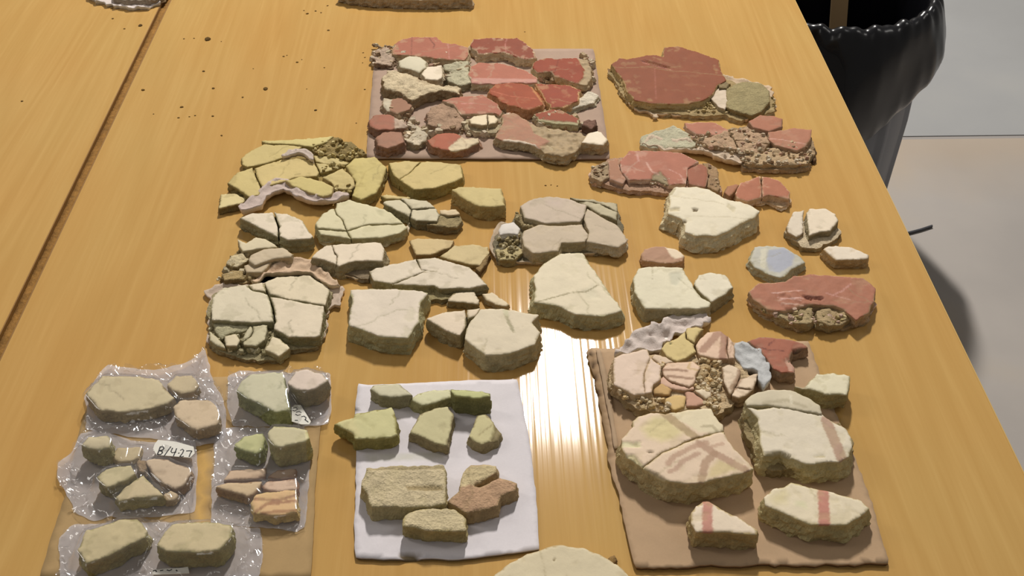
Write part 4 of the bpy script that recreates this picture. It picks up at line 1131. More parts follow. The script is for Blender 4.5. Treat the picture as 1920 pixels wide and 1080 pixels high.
panel('grey-lilac cracked slab with rolled pale left end, centre of the table', 'D', T, G5, [
    dict(pts=[(1100, 420), (1180, 375), (1300, 350), (1450, 365), (1600, 420), (1590, 480), (1550, 542), (1300, 555), (1240, 540), (1130, 510)], th=22, zb=4, top=(196, 180, 160), side=(140, 128, 100), patches=[([(1280, 370), (1450, 370), (1420, 450), (1280, 430)], (197, 177, 162), 0, 0, .015)]),
    dict(pts=[(1470, 358), (1640, 370), (1835, 400), (1832, 528), (1700, 488), (1615, 430)], th=20, zb=4, top=(186, 176, 146), side=(110, 100, 72), rough=.0018, cracks=[[(1480, 380), (1700, 400), (1850, 480)]]),
    dict(pts=[(1605, 442), (1700, 502), (1830, 562), (1885, 640), (1902, 690), (1840, 738), (1600, 690), (1620, 620), (1572, 520)], th=21, zb=4, top=(194, 178, 154), side=(156, 142, 116), flare=.003),
    dict(pts=[(1130, 610), (1240, 562), (1410, 572), (1565, 558), (1612, 640), (1590, 692), (1410, 700), (1390, 762), (1200, 780), (1130, 725), (1110, 660)], th=22, zb=4, top=(198, 182, 158), side=(150, 134, 104), flare=.003, cracks=[[(1410, 540), (1400, 640), (1600, 660)], [(1320, 620), (1400, 700)]], gap=.0006),
    dict(pts=[(940, 600), (960, 558), (1050, 538), (1105, 590), (1085, 632), (1010, 625), (950, 635)], th=21, zb=8, top=(214, 208, 200), side=(190, 182, 170), name='rolled_cloth_end', dome=.003, chip=0),
    dict(pts=[(915, 760), (1060, 705), (1140, 760), (1050, 832), (945, 828)], th=13, zb=1, top=(188, 174, 130), side=(130, 116, 78), mat='mortar', rough=.004),
    dict(pts=[(1062, 485), (1110, 490), (1240, 545), (1220, 590), (1120, 580), (1070, 520)], th=15, zb=1, top=(140, 124, 90), side=(110, 96, 64), mat='mortar', rough=.004)],
    base=dict(pts=[(900, 720), (930, 620), (1080, 490), (1500, 420), (1830, 440), (1890, 650), (1830, 750), (1600, 780), (1400, 790), (1250, 830), (1050, 840), (930, 835)], th=7, col=(120, 112, 90), side=(136, 120, 92)),
    rub=(([[(1070, 480), (1130, 490), (1260, 560), (1220, 610), (1080, 560)], [(940, 650), (1090, 640), (1080, 820), (940, 820)], [(1590, 620), (1660, 600), (1700, 690), (1620, 690)]], 13, 80, [(176, 160, 120), (140, 126, 90), (200, 186, 150)], .004, .009),),
    cloth=dict(pts=[(868, 750), (905, 620), (950, 555), (1100, 600), (1820, 690), (1910, 690), (1850, 760), (1600, 800), (1400, 830), (1250, 860), (1040, 860), (930, 850)], th=2.5, col=(184, 166, 142), jit=.001))
# ------------------------------------------------------------------ right cardboard
G6 = 'painted fragments on the right cardboard'
STR = (168, 130, 108); RST = (184, 116, 98)
panel('large slab of many small striped and ochre pieces on white gauze, right cardboard', 'N', ZR, G6, [
    dict(pts=[(640, 330), (680, 280), (760, 245), (830, 180), (900, 168), (962, 190), (905, 250), (885, 310), (905, 355), (820, 408), (760, 428), (680, 390)], th=22, zb=4, top=(212, 192, 134), side=(150, 130, 84), patches=[([(695, 270), (725, 275), (725, 298), (700, 298)], (84, 80, 50), -.003, 0)], cracks=[[(820, 160), (830, 260), (900, 300)]], gap=.0005),
    dict(pts=[(905, 355), (895, 310), (925, 262), (985, 205), (1090, 198), (1140, 240), (1182, 290), (1192, 350), (1190, 410), (1060, 412), (930, 382)], th=22, zb=4, top=(226, 196, 170), side=(160, 132, 100), lines=[([(950, 345), (1020, 270), (1075, 200)], .010, (172, 134, 112), .9), ([(1115, 225), (1100, 415)], .010, (168, 128, 106), .9), ([(1170, 260), (1150, 400)], .002, (180, 150, 124), .8)], cracks=[[(1140, 220), (1130, 330), (1150, 430)]], gap=.0005),
    dict(pts=[(275, 500), (282, 400), (350, 370), (535, 333), (562, 400), (640, 450), (640, 560), (582, 600), (570, 662), (440, 680), (360, 640), (285, 600)], th=24, zb=2, top=(226, 204, 184), side=(160, 138, 104), flare=.003, cracks=[[(560, 390), (510, 520), (520, 700)]], gap=.0004, lines=[([(430, 498), (505, 498)], .0014, (180, 156, 132), .8)]),
    dict(pts=[(590, 372), (640, 385), (750, 432), (670, 445), (640, 452), (565, 402)], th=20, zb=3, top=(216, 194, 168), side=(150, 128, 98)),
    dict(pts=[(645, 485), (680, 440), (880, 428), (935, 470), (905, 520), (885, 600), (850, 622), (720, 582), (655, 530)], th=21, zb=4, top=(228, 200, 174), side=(150, 122, 92), lines=[([(650, 490), (830, 500)], .004, (150, 116, 92), .85), ([(690, 540), (870, 560)], .004, (150, 116, 92), .85), ([(860, 430), (840, 480), (930, 500)], .003, (200, 170, 120), .8)]),
    dict(pts=[(655, 540), (720, 590), (850, 628), (880, 600), (890, 640), (820, 650), (720, 640), (590, 590)], th=19, zb=4, top=(216, 180, 156), side=(150, 122, 92)),
    dict(pts=[(580, 602), (650, 592), (722, 640), (700, 680), (582, 672)], th=19, zb=4, top=(204, 168, 112), side=(140, 110, 70)),
    dict(pts=[(640, 710), (740, 680), (822, 692), (812, 770), (735, 795), (690, 760)], th=18, zb=2, top=(212, 182, 124), side=(150, 124, 80)),
    dict(pts=[(815, 645), (880, 655), (975, 740), (900, 765), (830, 765), (825, 690)], th=17, zb=3, top=(198, 156, 132), side=(140, 108, 86)),
    dict(pts=[(890, 645), (1012, 620), (1015, 690), (975, 708)], th=20, zb=4, top=(230, 214, 186), side=(150, 128, 98)),
    dict(pts=[(880, 520), (950, 450), (1060, 425), (1090, 560), (1000, 600), (900, 600)], th=16, zb=2, top=(186, 162, 122), side=(140, 118, 84), mat='mortar', rough=.005, cracks=[[(930, 620), (1000, 520), (1050, 400)]]),
    dict(pts=[(1020, 610), (1085, 570), (1125, 660), (1120, 740), (1060, 800), (960, 760), (1020, 700)], th=14, zb=1, top=(176, 150, 112), side=(120, 98, 66), mat='mortar', rough=.005),
    dict(pts=[(1090, 475), (1150, 452), (1240, 492), (1232, 560), (1330, 520), (1370, 515), (1350, 582), (1330, 640), (1280, 685), (1220, 702), (1150, 680), (1105, 590)], th=21, zb=3, top=(226, 206, 180), side=(120, 96, 66), flare=.002, lines=[([(1245, 485), (1225, 550), (1180, 630)], .009, (168, 138, 112), .9), ([(1190, 625), (1310, 640)], .002, (110, 84, 60), .9)], cracks=[[(1235, 540), (1190, 630), (1160, 700)], [(1190, 622), (1340, 640)]], gap=.0005)],
    base=dict(pts=[(250, 620), (280, 430), (600, 380), (900, 380), (1190, 400), (1330, 560), (1270, 700), (1160, 760), (1060, 830), (900, 770), (740, 800), (600, 800), (480, 790), (380, 720)], th=14, col=(196, 174, 138), side=(130, 110, 76), rough=.004, flare=.002),
    rub=(([[(250, 600), (300, 640), (480, 700), (640, 720), (740, 800), (480, 790), (330, 700)], [(880, 420), (1070, 420), (1100, 600), (1060, 820), (940, 760), (880, 600)], [(570, 380), (660, 460), (640, 600), (570, 600)]], 15, 190, [(206, 186, 150), (184, 162, 124), (222, 204, 174), (204, 176, 130)], .004, .010),),
    cloth=[dict(pts=[(290, 390), (360, 330), (430, 250), (560, 180), (700, 128), (780, 60), (860, 42), (960, 90), (1000, 140), (920, 180), (820, 215), (720, 250), (600, 350), (450, 380)], th=3, lift=1, col=(204, 192, 184), wave=.004, jit=.004),
           dict(pts=[(1190, 310), (1290, 308), (1380, 370), (1442, 480), (1448, 580), (1405, 650), (1370, 600), (1370, 515), (1260, 500), (1200, 430)], th=6, lift=7, col=(188, 190, 190), wave=.003, jit=.002)])
stone('dark red fragment with a leaf-like crack at the back right of the right cardboard', 'N', [(1282, 275), (1370, 240), (1480, 245), (1600, 262), (1700, 288), (1742, 325), (1620, 352), (1605, 400), (1640, 470), (1640, 512), (1540, 512), (1480, 480), (1420, 390), (1340, 315)], ZR, 18, (168, 104, 94), (130, 106, 84), G6, red=True, flare=.002,
      patches=[([(1620, 340), (1745, 325), (1745, 365), (1640, 370)], (70, 50, 42), -.004, 0), ([(1560, 400), (1650, 400), (1680, 520), (1590, 500)], (190, 150, 130), -.002, .003)], lines=[([(1340, 310), (1440, 345), (1560, 350)], .0016, (104, 62, 56), .85), ([(1440, 310), (1490, 268)], .0014, (112, 66, 60), .8)])
stone('small cream block at the right rim of the right cardboard', 'O', [(1165, 165), (1240, 170), (1330, 85), (1450, 73), (1580, 90), (1575, 180), (1555, 242), (1400, 235), (1290, 200)], ZR, 24, (222, 215, 186), (138, 126, 84), G6, flare=.001, patches=[([(1150, 150), (1260, 140), (1250, 210), (1150, 200)], (170, 156, 126), -.003, .003)])
panel('big white slab with one brown stripe near its right side', 'O', ZR, G6, [
    dict(pts=[(800, 330), (880, 345), (1000, 330), (1240, 365), (1360, 385), (1430, 432), (1540, 490), (1582, 560), (1592, 620), (1570, 700), (1500, 742), (1380, 750), (1250, 762), (1130, 712), (1050, 672), (930, 692), (895, 580), (888, 420), (840, 360)], th=30, zb=0, top=(222, 212, 190), side=(158, 146, 106), flare=.005, sidej=.003,
         lines=[([(1395, 430), (1450, 560), (1515, 720)], .013, (176, 142, 120), .9)], patches=[([(930, 680), (1050, 655), (1140, 700), (1120, 740), (930, 740)], (176, 162, 124), -.003, .004), ([(1290, 700), (1400, 690), (1400, 710), (1300, 715)], (196, 182, 146), -.001, 0)]),
    dict(pts=[(790, 285), (830, 240), (960, 200), (1130, 200), (1250, 250), (1350, 320), (1362, 380), (1240, 360), (1100, 335), (960, 318), (850, 320), (800, 318)], th=32, zb=2, top=(206, 196, 170), side=(150, 140, 106), dome=.001, lines=[([(930, 300), (1100, 280), (1240, 330)], .005, (180, 168, 140), .7), ([(1130, 250), (1135, 300)], .003, (222, 212, 188), .8)])],
    base=dict(pts=[(780, 380), (830, 330), (1500, 450), (1600, 600), (1570, 700), (1300, 760), (1100, 800), (1000, 800), (880, 720), (790, 520)], th=14, col=(150, 134, 98), side=(116, 102, 70), rough=.003, flare=.002))
panel('largest striped slab with yellow field and diagonal bands, left of the right cardboard', 'Q', ZR, G6, [
    dict(pts=[(180, 330), (260, 240), (255, 190), (310, 155), (400, 130), (510, 140), (690, 103), (850, 98), (880, 150), (945, 220), (955, 290), (1030, 400), (1182, 550), (1080, 592), (900, 632), (800, 660), (650, 667), (540, 652), (420, 600), (330, 540), (210, 460), (180, 400)], th=32, zb=0, top=(226, 204, 178), side=(160, 144, 102), flare=.004, sidej=.003, gap=.0006, dz=.0005,
         cracks=[[(1000, 262), (900, 285), (780, 315), (700, 340), (600, 385), (480, 440), (380, 520), (250, 600)], [(160, 420), (300, 430), (490, 435)]],
         patches=[([(290, 250), (400, 140), (520, 140), (600, 190), (690, 290), (600, 350), (480, 380), (360, 340)], (214, 198, 150), 0, .0008, .010), ([(800, 640), (830, 540), (900, 470), (1000, 500), (1080, 560), (900, 632)], (212, 192, 148), 0, 0, .006), ([(180, 350), (330, 350), (330, 390), (190, 400)], (216, 206, 168), -.002, .003), ([(180, 440), (280, 450), (360, 540), (520, 640), (420, 640), (200, 480)], (204, 190, 148), -.003, .003), ([(370, 425), (425, 420), (420, 440), (380, 440)], (90, 74, 46), -.003, 0), ([(500, 120), (860, 90), (950, 230), (940, 290), (760, 290)], (222, 208, 176), 0, 0, .003)],
         lines=[([(500, 135), (600, 215), (730, 315)], .011, (176, 152, 116), .9), ([(770, 370), (880, 440), (1110, 560)], .010, (180, 146, 122), .85), ([(820, 360), (700, 400), (570, 470), (530, 520)], .007, (184, 150, 126), .8), ([(880, 440), (810, 510), (780, 640)], .009, (176, 144, 118), .85), ([(760, 440), (640, 500), (590, 560), (540, 580)], .006, (178, 142, 120), .7), ([(790, 240), (860, 235), (900, 270)], .004, (170, 156, 124), .7), ([(940, 370), (860, 390)], .005, (190, 156, 132), .7), ([(480, 440), (380, 520)], .004, (190, 170, 136), .6)])])
stone('small white triangular fragment with a red stripe, front of the right cardboard', 'R', [(380, 600), (470, 515), (520, 513), (600, 570), (780, 660), (892, 735), (880, 767), (620, 747), (420, 747), (390, 690)], ZR, 25, (232, 216, 192), (152, 132, 86), G6, flare=.002, lines=[([(508, 500), (506, 760)], .011, (188, 122, 106), .85)])
stone('white fragment with red stripe and yellow-green smear, on the right cardboard', 'R', [(930, 490), (1000, 430), (1090, 410), (1130, 373), (1300, 420), (1480, 465), (1650, 510), (1722, 570), (1650, 640), (1560, 692), (1400, 692), (1270, 690), (1100, 622), (940, 545)], ZR, 26, (226, 214, 186), (158, 144, 98), G6, flare=.005, sidej=.003, lines=[([(1372, 425), (1385, 700)], .012, (184, 112, 98), .85)],
      patches=[([(920, 500), (1000, 430), (1100, 410), (1150, 470), (1120, 560), (1000, 570)], (214, 200, 156), 0, .001, .012), ([(1140, 500), (1260, 510), (1280, 600), (1150, 560)], (212, 209, 168), 0, 0, .010)])
stone('pale stone cut off by the bottom edge, between white card and right cardboard', None, [(925, 1080), (950, 1060), (985, 1040), (1020, 1026), (1050, 1019), (1100, 1028), (1135, 1045), (1165, 1064), (1185, 1090), (1120, 1110), (1000, 1110), (930, 1100)], T, 16, (216, 204, 172), (150, 130, 90), 'loose fragments at the near table edge', lines=[([(1012, 1032), (1020, 1060), (1023, 1085)], .0012, (186, 172, 138), .8)], patches=[([(1037, 1047), (1042, 1047), (1042, 1052), (1037, 1052)], (130, 112, 76), -.001, 0)])
stone('brown soil crumb at the corner of the pale bottom stone', None, [(1143, 1044), (1152, 1040), (1157, 1048), (1150, 1056), (1143, 1054)], T, 6, (150, 120, 72), (110, 84, 48), 'loose brown crumbs', name='soil_crumb', cat='crumb', rocky=True)

# ------------------------------------------------------------------ stones on the white card
G7 = 'greenish and brown fragments on the white card'
stone('grey-green crescent fragment at the back left of the white card', 'L', [(372, 115), (400, 85), (480, 78), (600, 78), (640, 110), (692, 160), (600, 172), (540, 178), (440, 165)], ZW, 20, (206, 201, 172), (130, 124, 96), G7)
stone('pale green-white fragment in the middle of the back row on the white card', 'L', [(680, 195), (730, 150), (850, 125), (970, 120), (985, 182), (860, 220), (760, 247)], ZW, 14, (210, 208, 170), (136, 132, 88), G7)
stone('dark olive block, right end of the back row on the white card', 'L', [(980, 118), (1120, 122), (1280, 145), (1278, 172), (1150, 185), (1010, 168)], ZW, 30, (196, 198, 142), (112, 110, 66), G7)
stone('bright green slab overhanging the left side of the white card', 'L', [(108, 380), (180, 350), (250, 330), (262, 300), (400, 275), (535, 255), (562, 300), (582, 455), (540, 478), (400, 490), (262, 490), (250, 450), (180, 410)], ZW, 19, (200, 196, 146), (122, 114, 60), G7, patches=[([(100, 340), (260, 320), (330, 480), (200, 480)], (206, 196, 146), 0, 0, .006)])
stone('pale olive notched slab in the middle of the white card', 'L', [(680, 440), (710, 370), (740, 305), (860, 258), (960, 250), (1002, 300), (990, 380), (970, 440), (950, 542), (860, 520), (770, 478)], ZW, 16, (198, 191, 148), (120, 108, 76), G7, flare=.002)
stone('small angular green stone with ragged right side on the white card', 'L', [(1108, 470), (1150, 400), (1180, 310), (1240, 298), (1312, 370), (1362, 430), (1330, 490), (1210, 532), (1150, 500)], ZW, 15, (200, 192, 146), (126, 114, 80), G7, patches=[([(1305, 340), (1390, 400), (1350, 520), (1270, 500), (1300, 440)], (140, 126, 90), -.004, .003)], lines=[([(1300, 380), (1180, 470)], .0014, (150, 136, 96), .8)])
RB = (200, 186, 152); RBS = (150, 138, 98)
stone('largest rough brown rectangular block on the white card', 'M', [(310, 395), (322, 330), (340, 262), (600, 248), (930, 240), (942, 340), (935, 540), (800, 560), (640, 562), (560, 555), (390, 562), (350, 470)], ZW, 22, RB, RBS, G7, rocky=True, rough=.0016, flare=.002, patches=[([(640, 400), (930, 400), (930, 440), (650, 440)], (160, 142, 106), -.0015, .001), ([(330, 250), (940, 235), (940, 280), (340, 290)], (168, 152, 118), -.001, .003)])
stone('pinkish brown fragment notched like a cloven hoof, on the white card', 'M', [(955, 515), (1040, 430), (1050, 360), (1085, 290), (1130, 240), (1240, 235), (1322, 245), (1332, 300), (1215, 368), (1150, 398), (1200, 412), (1280, 370), (1350, 335), (1475, 380), (1462, 430), (1350, 482), (1335, 540), (1340, 560), (1220, 585), (1100, 602), (1010, 560)], ZW, 18, (184, 152, 122), (140, 118, 82), G7, rocky=True, rough=.0012, flare=.002,
      patches=[([(1050, 250), (1340, 230), (1330, 310), (1150, 400), (1040, 420)], (202, 184, 144), 0, .001, .003)])
stone('rough brown oblong block, nearest the viewer on the white card', 'M', [(615, 655), (640, 620), (720, 580), (860, 570), (1000, 575), (1092, 640), (1094, 742), (1000, 738), (800, 742), (700, 715), (620, 705)], ZW, 21, (202, 188, 152), (144, 130, 84), G7, rocky=True, rough=.0014, flare=.001)

# ------------------------------------------------------------------ clear bags with stones, lower left
G8 = 'pale fragments in the clear bags'
ZS = ZB + 0.0025
R0 = len(REG)
GB = (196, 184, 148); GS = (142, 132, 92)
stone('largest sand-coloured slab in the topmost clear bag', 'I', [(285, 345), (340, 280), (410, 220), (540, 215), (700, 225), (830, 248), (872, 310), (952, 380), (900, 430), (720, 470), (560, 488), (400, 482), (350, 430)], ZS, 18, (204, 191, 154), (142, 126, 90), G8, flare=.002)
stone('small oval sand stone at the upper right of the topmost clear bag', 'I', [(895, 280), (960, 220), (1080, 208), (1132, 290), (1090, 332), (1000, 352), (930, 322)], ZS, 15, (202, 186, 150), (138, 120, 88), G8)
stone('pinkish sand pentagonal stone in the topmost clear bag, lower right', 'I', [(940, 455), (990, 405), (1100, 395), (1200, 395), (1252, 440), (1292, 530), (1262, 580), (1110, 627), (1070, 612), (1000, 560), (955, 515)], ZS, 17, (210, 190, 158), (146, 124, 88), G8)
R1 = len(REG)
stone('rounded rocky pebble at the left of the date-tagged bag', 'J', [(368, 90), (420, 30), (560, 18), (592, 60), (582, 110), (500, 130), (420, 115)], ZS, 27, (200, 188, 154), (142, 134, 94), G8, sidej=.003, dome=.002)
stone('flat sand flake behind the other stones of the date-tagged bag', 'J', [(590, 190), (640, 115), (820, 108), (805, 190), (740, 215), (640, 225)], ZS, 8, (194, 178, 142), (150, 132, 96), G8)
stone('brown pebble wedged between the stones of the date-tagged bag', 'J', [(785, 240), (800, 208), (845, 210), (862, 262), (845, 300), (800, 292)], ZS, 13, (150, 128, 98), (110, 90, 64), G8, rocky=True)
stone('squarish sand stone left of the triangular one in the date-tagged bag', 'J', [(480, 335), (550, 272), (650, 255), (742, 248), (774, 310), (700, 362), (610, 402), (560, 412), (500, 372)], ZS, 22, (204, 192, 152), (134, 124, 80), G8)
stone('smooth tongue-shaped stone right in the date-tagged bag', 'J', [(848, 212), (930, 200), (1010, 205), (1180, 270), (1192, 310), (1150, 382), (1080, 428), (960, 382), (890, 292)], ZS, 12, (204, 184, 156), (120, 96, 70), G8)
stone('triangular sand stone nearest the viewer in the date-tagged bag', 'J', [(618, 490), (700, 410), (832, 318), (885, 380), (982, 470), (900, 482), (760, 492), (650, 522)], ZS, 17, (204, 188, 150), (140, 130, 86), G8)
stone('tiniest sand pebble below the tongue-shaped stone', 'J', [(988, 470), (1040, 442), (1092, 470), (1065, 508), (1005, 510)], ZS, 9, (190, 170, 138), (140, 120, 90), G8)
R2 = len(REG)
stone('pale green-grey arrow-shaped block in the upper right clear bag', 'K', [(252, 205), (290, 135), (350, 88), (480, 75), (600, 68), (622, 180), (652, 350), (545, 368), (440, 312), (340, 268)], ZS, 27, (206, 202, 172), (128, 130, 86), G8)
stone('whitest thick block in the upper right clear bag', 'K', [(638, 150), (690, 60), (780, 52), (900, 78), (942, 130), (850, 190), (780, 202), (700, 200)], ZS, 28, (224, 208, 192), (132, 120, 90), G8)
R3 = len(REG)
stone('small green wedge stone in the lower right clear bag', 'K', [(233, 620), (300, 558), (450, 528), (465, 572), (442, 655), (400, 685), (300, 652)], ZS, 20, (196, 196, 142), (124, 130, 72), G8)
stone('tall thick greenish block beside the green wedge stone', 'K', [(478, 530), (530, 468), (650, 478), (780, 500), (802, 560), (770, 592), (650, 612), (600, 632), (540, 622), (490, 572)], ZS, 34, (206, 198, 160), (152, 146, 96), G8, sidej=.002)
stone('flat pinkish strip behind the striped fragments in the lower right bag', 'K', [(160, 880), (200, 808), (340, 795), (472, 790), (470, 855), (330, 875)], ZS, 7, (206, 180, 150), (120, 92, 66), G8)
stone('dull brown flat piece right of the pinkish strip', 'K', [(485, 855), (560, 802), (700, 790), (702, 855), (600, 868)], ZS, 6, (176, 152, 128), (130, 100, 76), G8)
stone('cream pointed stone left of the ochre-striped ones', 'K', [(98, 930), (180, 898), (320, 895), (442, 890), (425, 935), (380, 982), (330, 1002), (200, 960)], ZS, 15, (210, 186, 148), (136, 106, 70), G8)
stone('pink-cream block with a dark band at its front, lower right bag', 'K', [(440, 925), (480, 890), (590, 875), (702, 868), (708, 955), (580, 970), (455, 950)], ZS, 14, (216, 188, 162), (130, 96, 70), G8, lines=[([(450, 950), (580, 968), (710, 955)], .003, (140, 100, 76), .8)])
stone('block with orange and brown painted stripes, lower right bag', None, [(470, 942), (480, 926), (500, 921), (555, 918), (558, 960), (515, 966), (474, 962)], ZS, 14, (220, 184, 134), (176, 152, 92), G8, lines=[([(478, 935), (520, 938), (558, 928)], .004, (160, 112, 80), .85), ([(478, 960), (500, 945), (558, 938)], .004, (170, 118, 82), .85), ([(490, 962), (558, 956)], .004, (176, 128, 84), .85)])
R4 = len(REG)
stone('rough long sand stone, left in the nearest clear bag', 'J', [(345, 885), (380, 800), (405, 735), (560, 690), (700, 640), (790, 650), (862, 740), (850, 790), (720, 850), (560, 932), (395, 988)], ZS, 23, (200, 186, 144), (136, 126, 78), G8, rough=.0012, flare=.001)
stone('smooth six-sided sand slab, right in the nearest clear bag', 'J', [(930, 850), (990, 760), (1050, 690), (1170, 675), (1300, 668), (1500, 690), (1502, 770), (1440, 850), (1400, 892), (1200, 902), (1000, 892)], ZS, 26, (206, 191, 150), (134, 126, 74), G8)
R5 = len(REG)


def clear_bag(label, pts, drape, seed):
    c = np.array(W(None, pts, ZB)).mean(0)
    org = (float(c[0]), float(c[1]), ZB)
    r = empty('plastic_bag', org, label, 'bag', 'clear plastic bags on the tan cardboard')
    film('lower_film', pts, ZB + 0.0006, 0.0012, seed, M_FILM_LOW, r, org)
    film('upper_film', pts, ZB + 0.0035, 0.010, seed + 50, M_FILM, r, org, drape=drape)
    return r


clear_bag('topmost clear bag with a raised crumpled corner, holding three sand stones', [(160, 806), (162, 770), (158, 745), (180, 710), (203, 684), (250, 690), (290, 694), (345, 684), (366, 668), (384, 655), (393, 690), (402, 720), (420, 750), (424, 790), (418, 828), (370, 838), (300, 826), (250, 820)], (R0, R1), 101)
clear_bag('clear bag with white date tag, holding seven small stones', [(112, 905), (108, 868), (132, 850), (150, 812), (190, 806), (240, 826), (300, 832), (368, 826), (370, 870), (366, 960), (330, 966), (240, 972), (210, 968), (176, 978), (140, 962)], (R1, R2), 202)
clear_bag('upper right clear bag with two thick blocks and a rotated tag', [(428, 704), (450, 696), (540, 698), (618, 700), (622, 750), (618, 796), (590, 800), (500, 800), (436, 800), (426, 760)], (R2, R3), 303)
clear_bag('lower right clear bag with green and striped stones', [(404, 806), (440, 800), (500, 802), (578, 806), (580, 880), (574, 990), (558, 998), (470, 988), (396, 984), (394, 930), (402, 860)], (R3, R4), 404)
clear_bag('nearest clear bag with two large sand stones, cut by the bottom edge', [(112, 1010), (134, 985), (200, 982), (300, 978), (400, 984), (490, 990), (492, 1040), (486, 1085), (300, 1090), (110, 1088)], (R4, R5), 505)


def tag_paper(label, quad, strokes, z, crop):
    zt = z + 0.0006
    loop = W(crop, quad, zt)
    c = np.array(loop).mean(0)
    org = (float(c[0]), float(c[1]), z)
    r = empty('paper_tag', org, label, 'tag', 'white paper tags in the clear bags')
    n = len(loop)
    if area2(loop) < 0: loop = loop[::-1]
    v = [(x, y, zt) for x, y in loop] + [(x, y, z) for x, y in loop]
    f = [tuple(range(n)), tuple(range(2 * n - 1, n - 1, -1))] + [(i, i + n, (i + 1) % n + n, (i + 1) % n) for i in range(n)]
    link('paper', mesh('paper', v, f), [M_PAPER], r, org)
    v = []; f = []
    for st in strokes:
        q = np.array(W(crop, st[1], zt + 0.0002))
        wd = st[0] / 2
        t = np.gradient(q, axis=0)
        t /= np.linalg.norm(t, axis=1)[:, None] + 1e-9
        nn = np.stack([-t[:, 1], t[:, 0]], 1)
        b = len(v)
        for i in range(len(q)):
            for s in (wd, -wd):
                v.append((*(q[i] + nn[i] * s), zt + 0.0002))
        for i in range(len(q) - 1):
            f.append((b + 2 * i, b + 2 * i + 1, b + 2 * i + 3, b + 2 * i + 2))
    link('ink_writing', mesh('ink_writing', v, f), [M_INK], r, org)


w_ = 0.0013
tag_paper('white paper tag reading B/4.27 in black ink, in the middle left bag', [(788, 765), (800, 730), (825, 698), (960, 712), (1092, 750), (1100, 800), (1065, 832), (940, 822), (815, 812)],
          [(w_ * 1.2, [(842, 750), (832, 780), (820, 808)]), (w_ * 1.2, [(842, 750), (862, 752), (870, 762), (858, 775), (835, 780)]), (w_ * 1.2, [(835, 780), (855, 784), (858, 796), (845, 808), (820, 808)]),
           (w_, [(922, 748), (895, 785), (868, 824)]), (w_, [(935, 758), (922, 785), (930, 795), (962, 790)]), (w_, [(965, 762), (952, 795), (940, 822)]), (w_ * 1.3, [(978, 796), (984, 800)]),
           (w_, [(992, 778), (1008, 768), (1018, 778), (1008, 800), (988, 824)]), (w_, [(988, 824), (1005, 826), (1018, 820)]), (w_, [(1036, 782), (1060, 780), (1080, 782)]), (w_, [(1080, 782), (1068, 800), (1058, 826)])], ZB + 0.011, 'I')
tag_paper('white paper tag with slanting black writing, in the upper right bag', [(668, 335), (690, 316), (735, 318), (812, 440), (800, 462), (740, 462), (668, 440)],
          [(w_, [(672, 345), (700, 335), (712, 350), (690, 362), (675, 356)]), (w_, [(700, 372), (725, 365), (740, 375)]), (w_, [(695, 385), (712, 395), (735, 388)]), (w_, [(740, 405), (760, 400), (775, 412), (770, 430)]), (w_, [(765, 425), (785, 440), (792, 446)]), (w_, [(690, 432), (715, 432)])], ZB + 0.013, 'K')
tag_paper('white paper tag with blurred writing at the bottom edge of the nearest bag', [(900, 1036), (1000, 1024), (1110, 1020), (1170, 1010), (1180, 1060), (900, 1070)],
          [(w_, [(905, 1042), (925, 1036), (935, 1048)]), (w_, [(960, 1040), (985, 1036)]), (w_, [(1010, 1034), (1030, 1040), (1050, 1030)]), (w_, [(1080, 1034), (1090, 1044)])], ZB + 0.010, 'J')

# ------------------------------------------------------------------ pieces cut by the top edge
stone('long greyish mortar slab cut off by the top edge of the picture', None, [(632, -14), (700, -30), (880, -34), (884, -2), (820, -1), (760, -1), (690, -4), (650, -8)], T, 20, (200, 186, 160), (150, 130, 100), 'slabs at the far end of the table', sidej=.003, flare=.002, jit=.0015)
panel('rough grey lump on a pale cloth at the far end, above the table seam', None, T + 0.002, 'slabs at the far end of the table', [dict(pts=[(208, -30), (300, -34), (310, -10), (290, 0), (240, 2), (212, -4)], th=14, zb=2, top=(150, 138, 122), side=(126, 112, 94), mat='mortar', rough=.005)],
      cloth=dict(pts=[(150, -30), (320, -30), (316, -6), (298, 8), (280, 16), (240, 17), (205, 12), (165, 0)], th=3, col=(210, 200, 194), jit=.003, wave=.003))

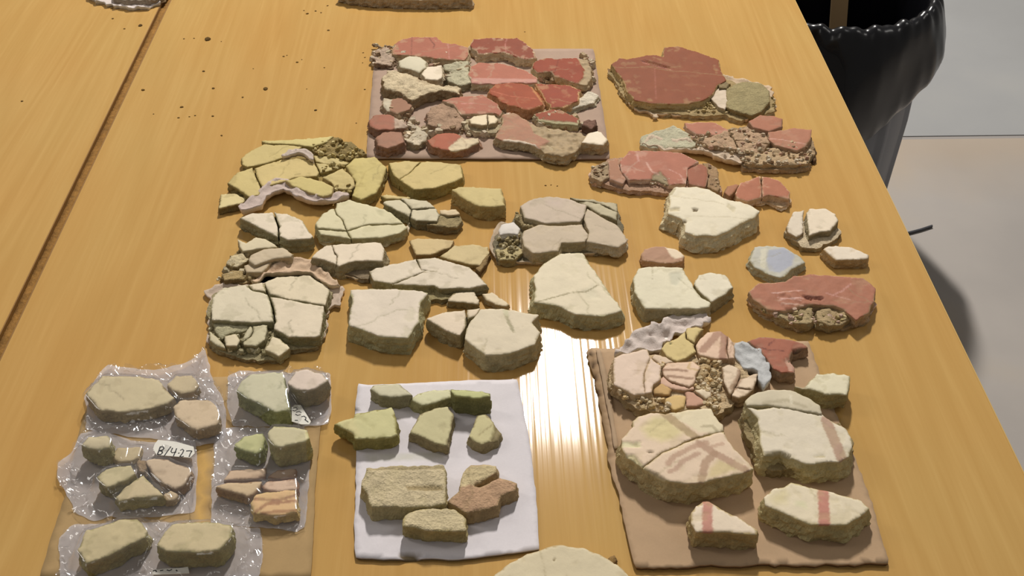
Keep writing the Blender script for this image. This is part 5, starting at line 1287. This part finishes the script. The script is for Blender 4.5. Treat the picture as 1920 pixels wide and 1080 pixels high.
# ------------------------------------------------------------------ loose crumbs on the table
rnd = random.Random(7)
crumbs = [(390, 74, 13), (345, 73, 4), (364, 72, 4), (268, 169, 8), (382, 134, 6), (400, 166, 6), (341, 201, 7), (455, 182, 4), (264, 50, 9), (212, 37, 5), (234, 56, 5), (355, 219, 4), (366, 217, 4),
          (399, 218, 5), (335, 221, 5), (415, 254, 4), (288, 214, 3), (498, 167, 9), (532, 106, 5), (557, 117, 6), (566, 112, 3), (538, 104, 3), (616, 57, 6), (576, 26, 7), (592, 21, 5), (602, 24, 4), (570, 20, 4), (614, 11, 5),
          (592, 207, 6), (455, 183, 4), (681, 99, 4), (684, 108, 4), (680, 118, 3), (684, 168, 4), (475, 129, 3), (608, 127, 4), (415, 78, 3), (668, 231, 3), (1023, 348, 4), (1033, 347, 3), (1045, 349, 3), (42, 192, 5), (210, 18, 6), (575, 167, 3), (416, 255, 3), (984, 60, 3)]
base_crumb = None
protos = []
for k in range(4):
    a = sorted(rnd.uniform(0, 2 * PI) for _ in range(9))
    loop = [(0.5 * math.cos(q) * rnd.uniform(.7, 1), 0.36 * math.sin(q) * rnd.uniform(.7, 1)) for q in [2 * PI * i / 9 for i in range(9)]]
    v = [(x * .75, y * .75, 0.38 * rnd.uniform(.8, 1.2)) for x, y in loop] + [(x, y, 0.16) for x, y in loop] + [(x * .85, y * .85, 0) for x, y in loop] + [(0, 0, 0.5)]
    f = [(i, (i + 1) % 9, 27) for i in range(9)] + [(i, i + 9, (i + 1) % 9 + 9, (i + 1) % 9) for i in range(9)] + [(i + 9, i + 18, (i + 1) % 9 + 18, (i + 1) % 9 + 9) for i in range(9)] + [tuple(range(26, 17, -1))]
    me = mesh('soil_crumb', v, f, np.repeat(lin((128, 98, 52))[None] * (0.8 + 0.25 * k), len(v), 0))
    me.materials.append(M_SOIL)
    protos.append(me)
for k, (x, y, s) in enumerate(crumbs):
    q = P(x, y, T)
    o = bpy.data.objects.new('soil_crumb', protos[k % 4])
    C.objects.link(o)
    zc = T + (0.002 if q[0] < XL - 0.01 else 0)
    sz = s * 0.00105
    o.location = (q[0], q[1], zc)
    o.scale = (sz, sz * (1.6 if s > 8 else 1.1), sz * 0.55)
    o.rotation_euler = (0, 0, rnd.uniform(-.4, .4))
    own = {0: 'longest dark crumb, curved, high on the bare wood right of the seam', 3: 'dark crumb beside the seam, just right of it', 6: 'roundish dark crumb below the longest crumb', 8: 'brown crumb left of the seam, below the far grey lump', 17: 'largest lone crumb midway between the seam and the top cardboard'}
    tag(o, own.get(k, 'small brown soil crumb scattered on the bare far part of the tables'), 'crumb', 'soil crumbs on the far table')
cr = [(1120, 1051, 4), (789, 1053, 8), (775, 1050, 6), (850, 1051, 5)]
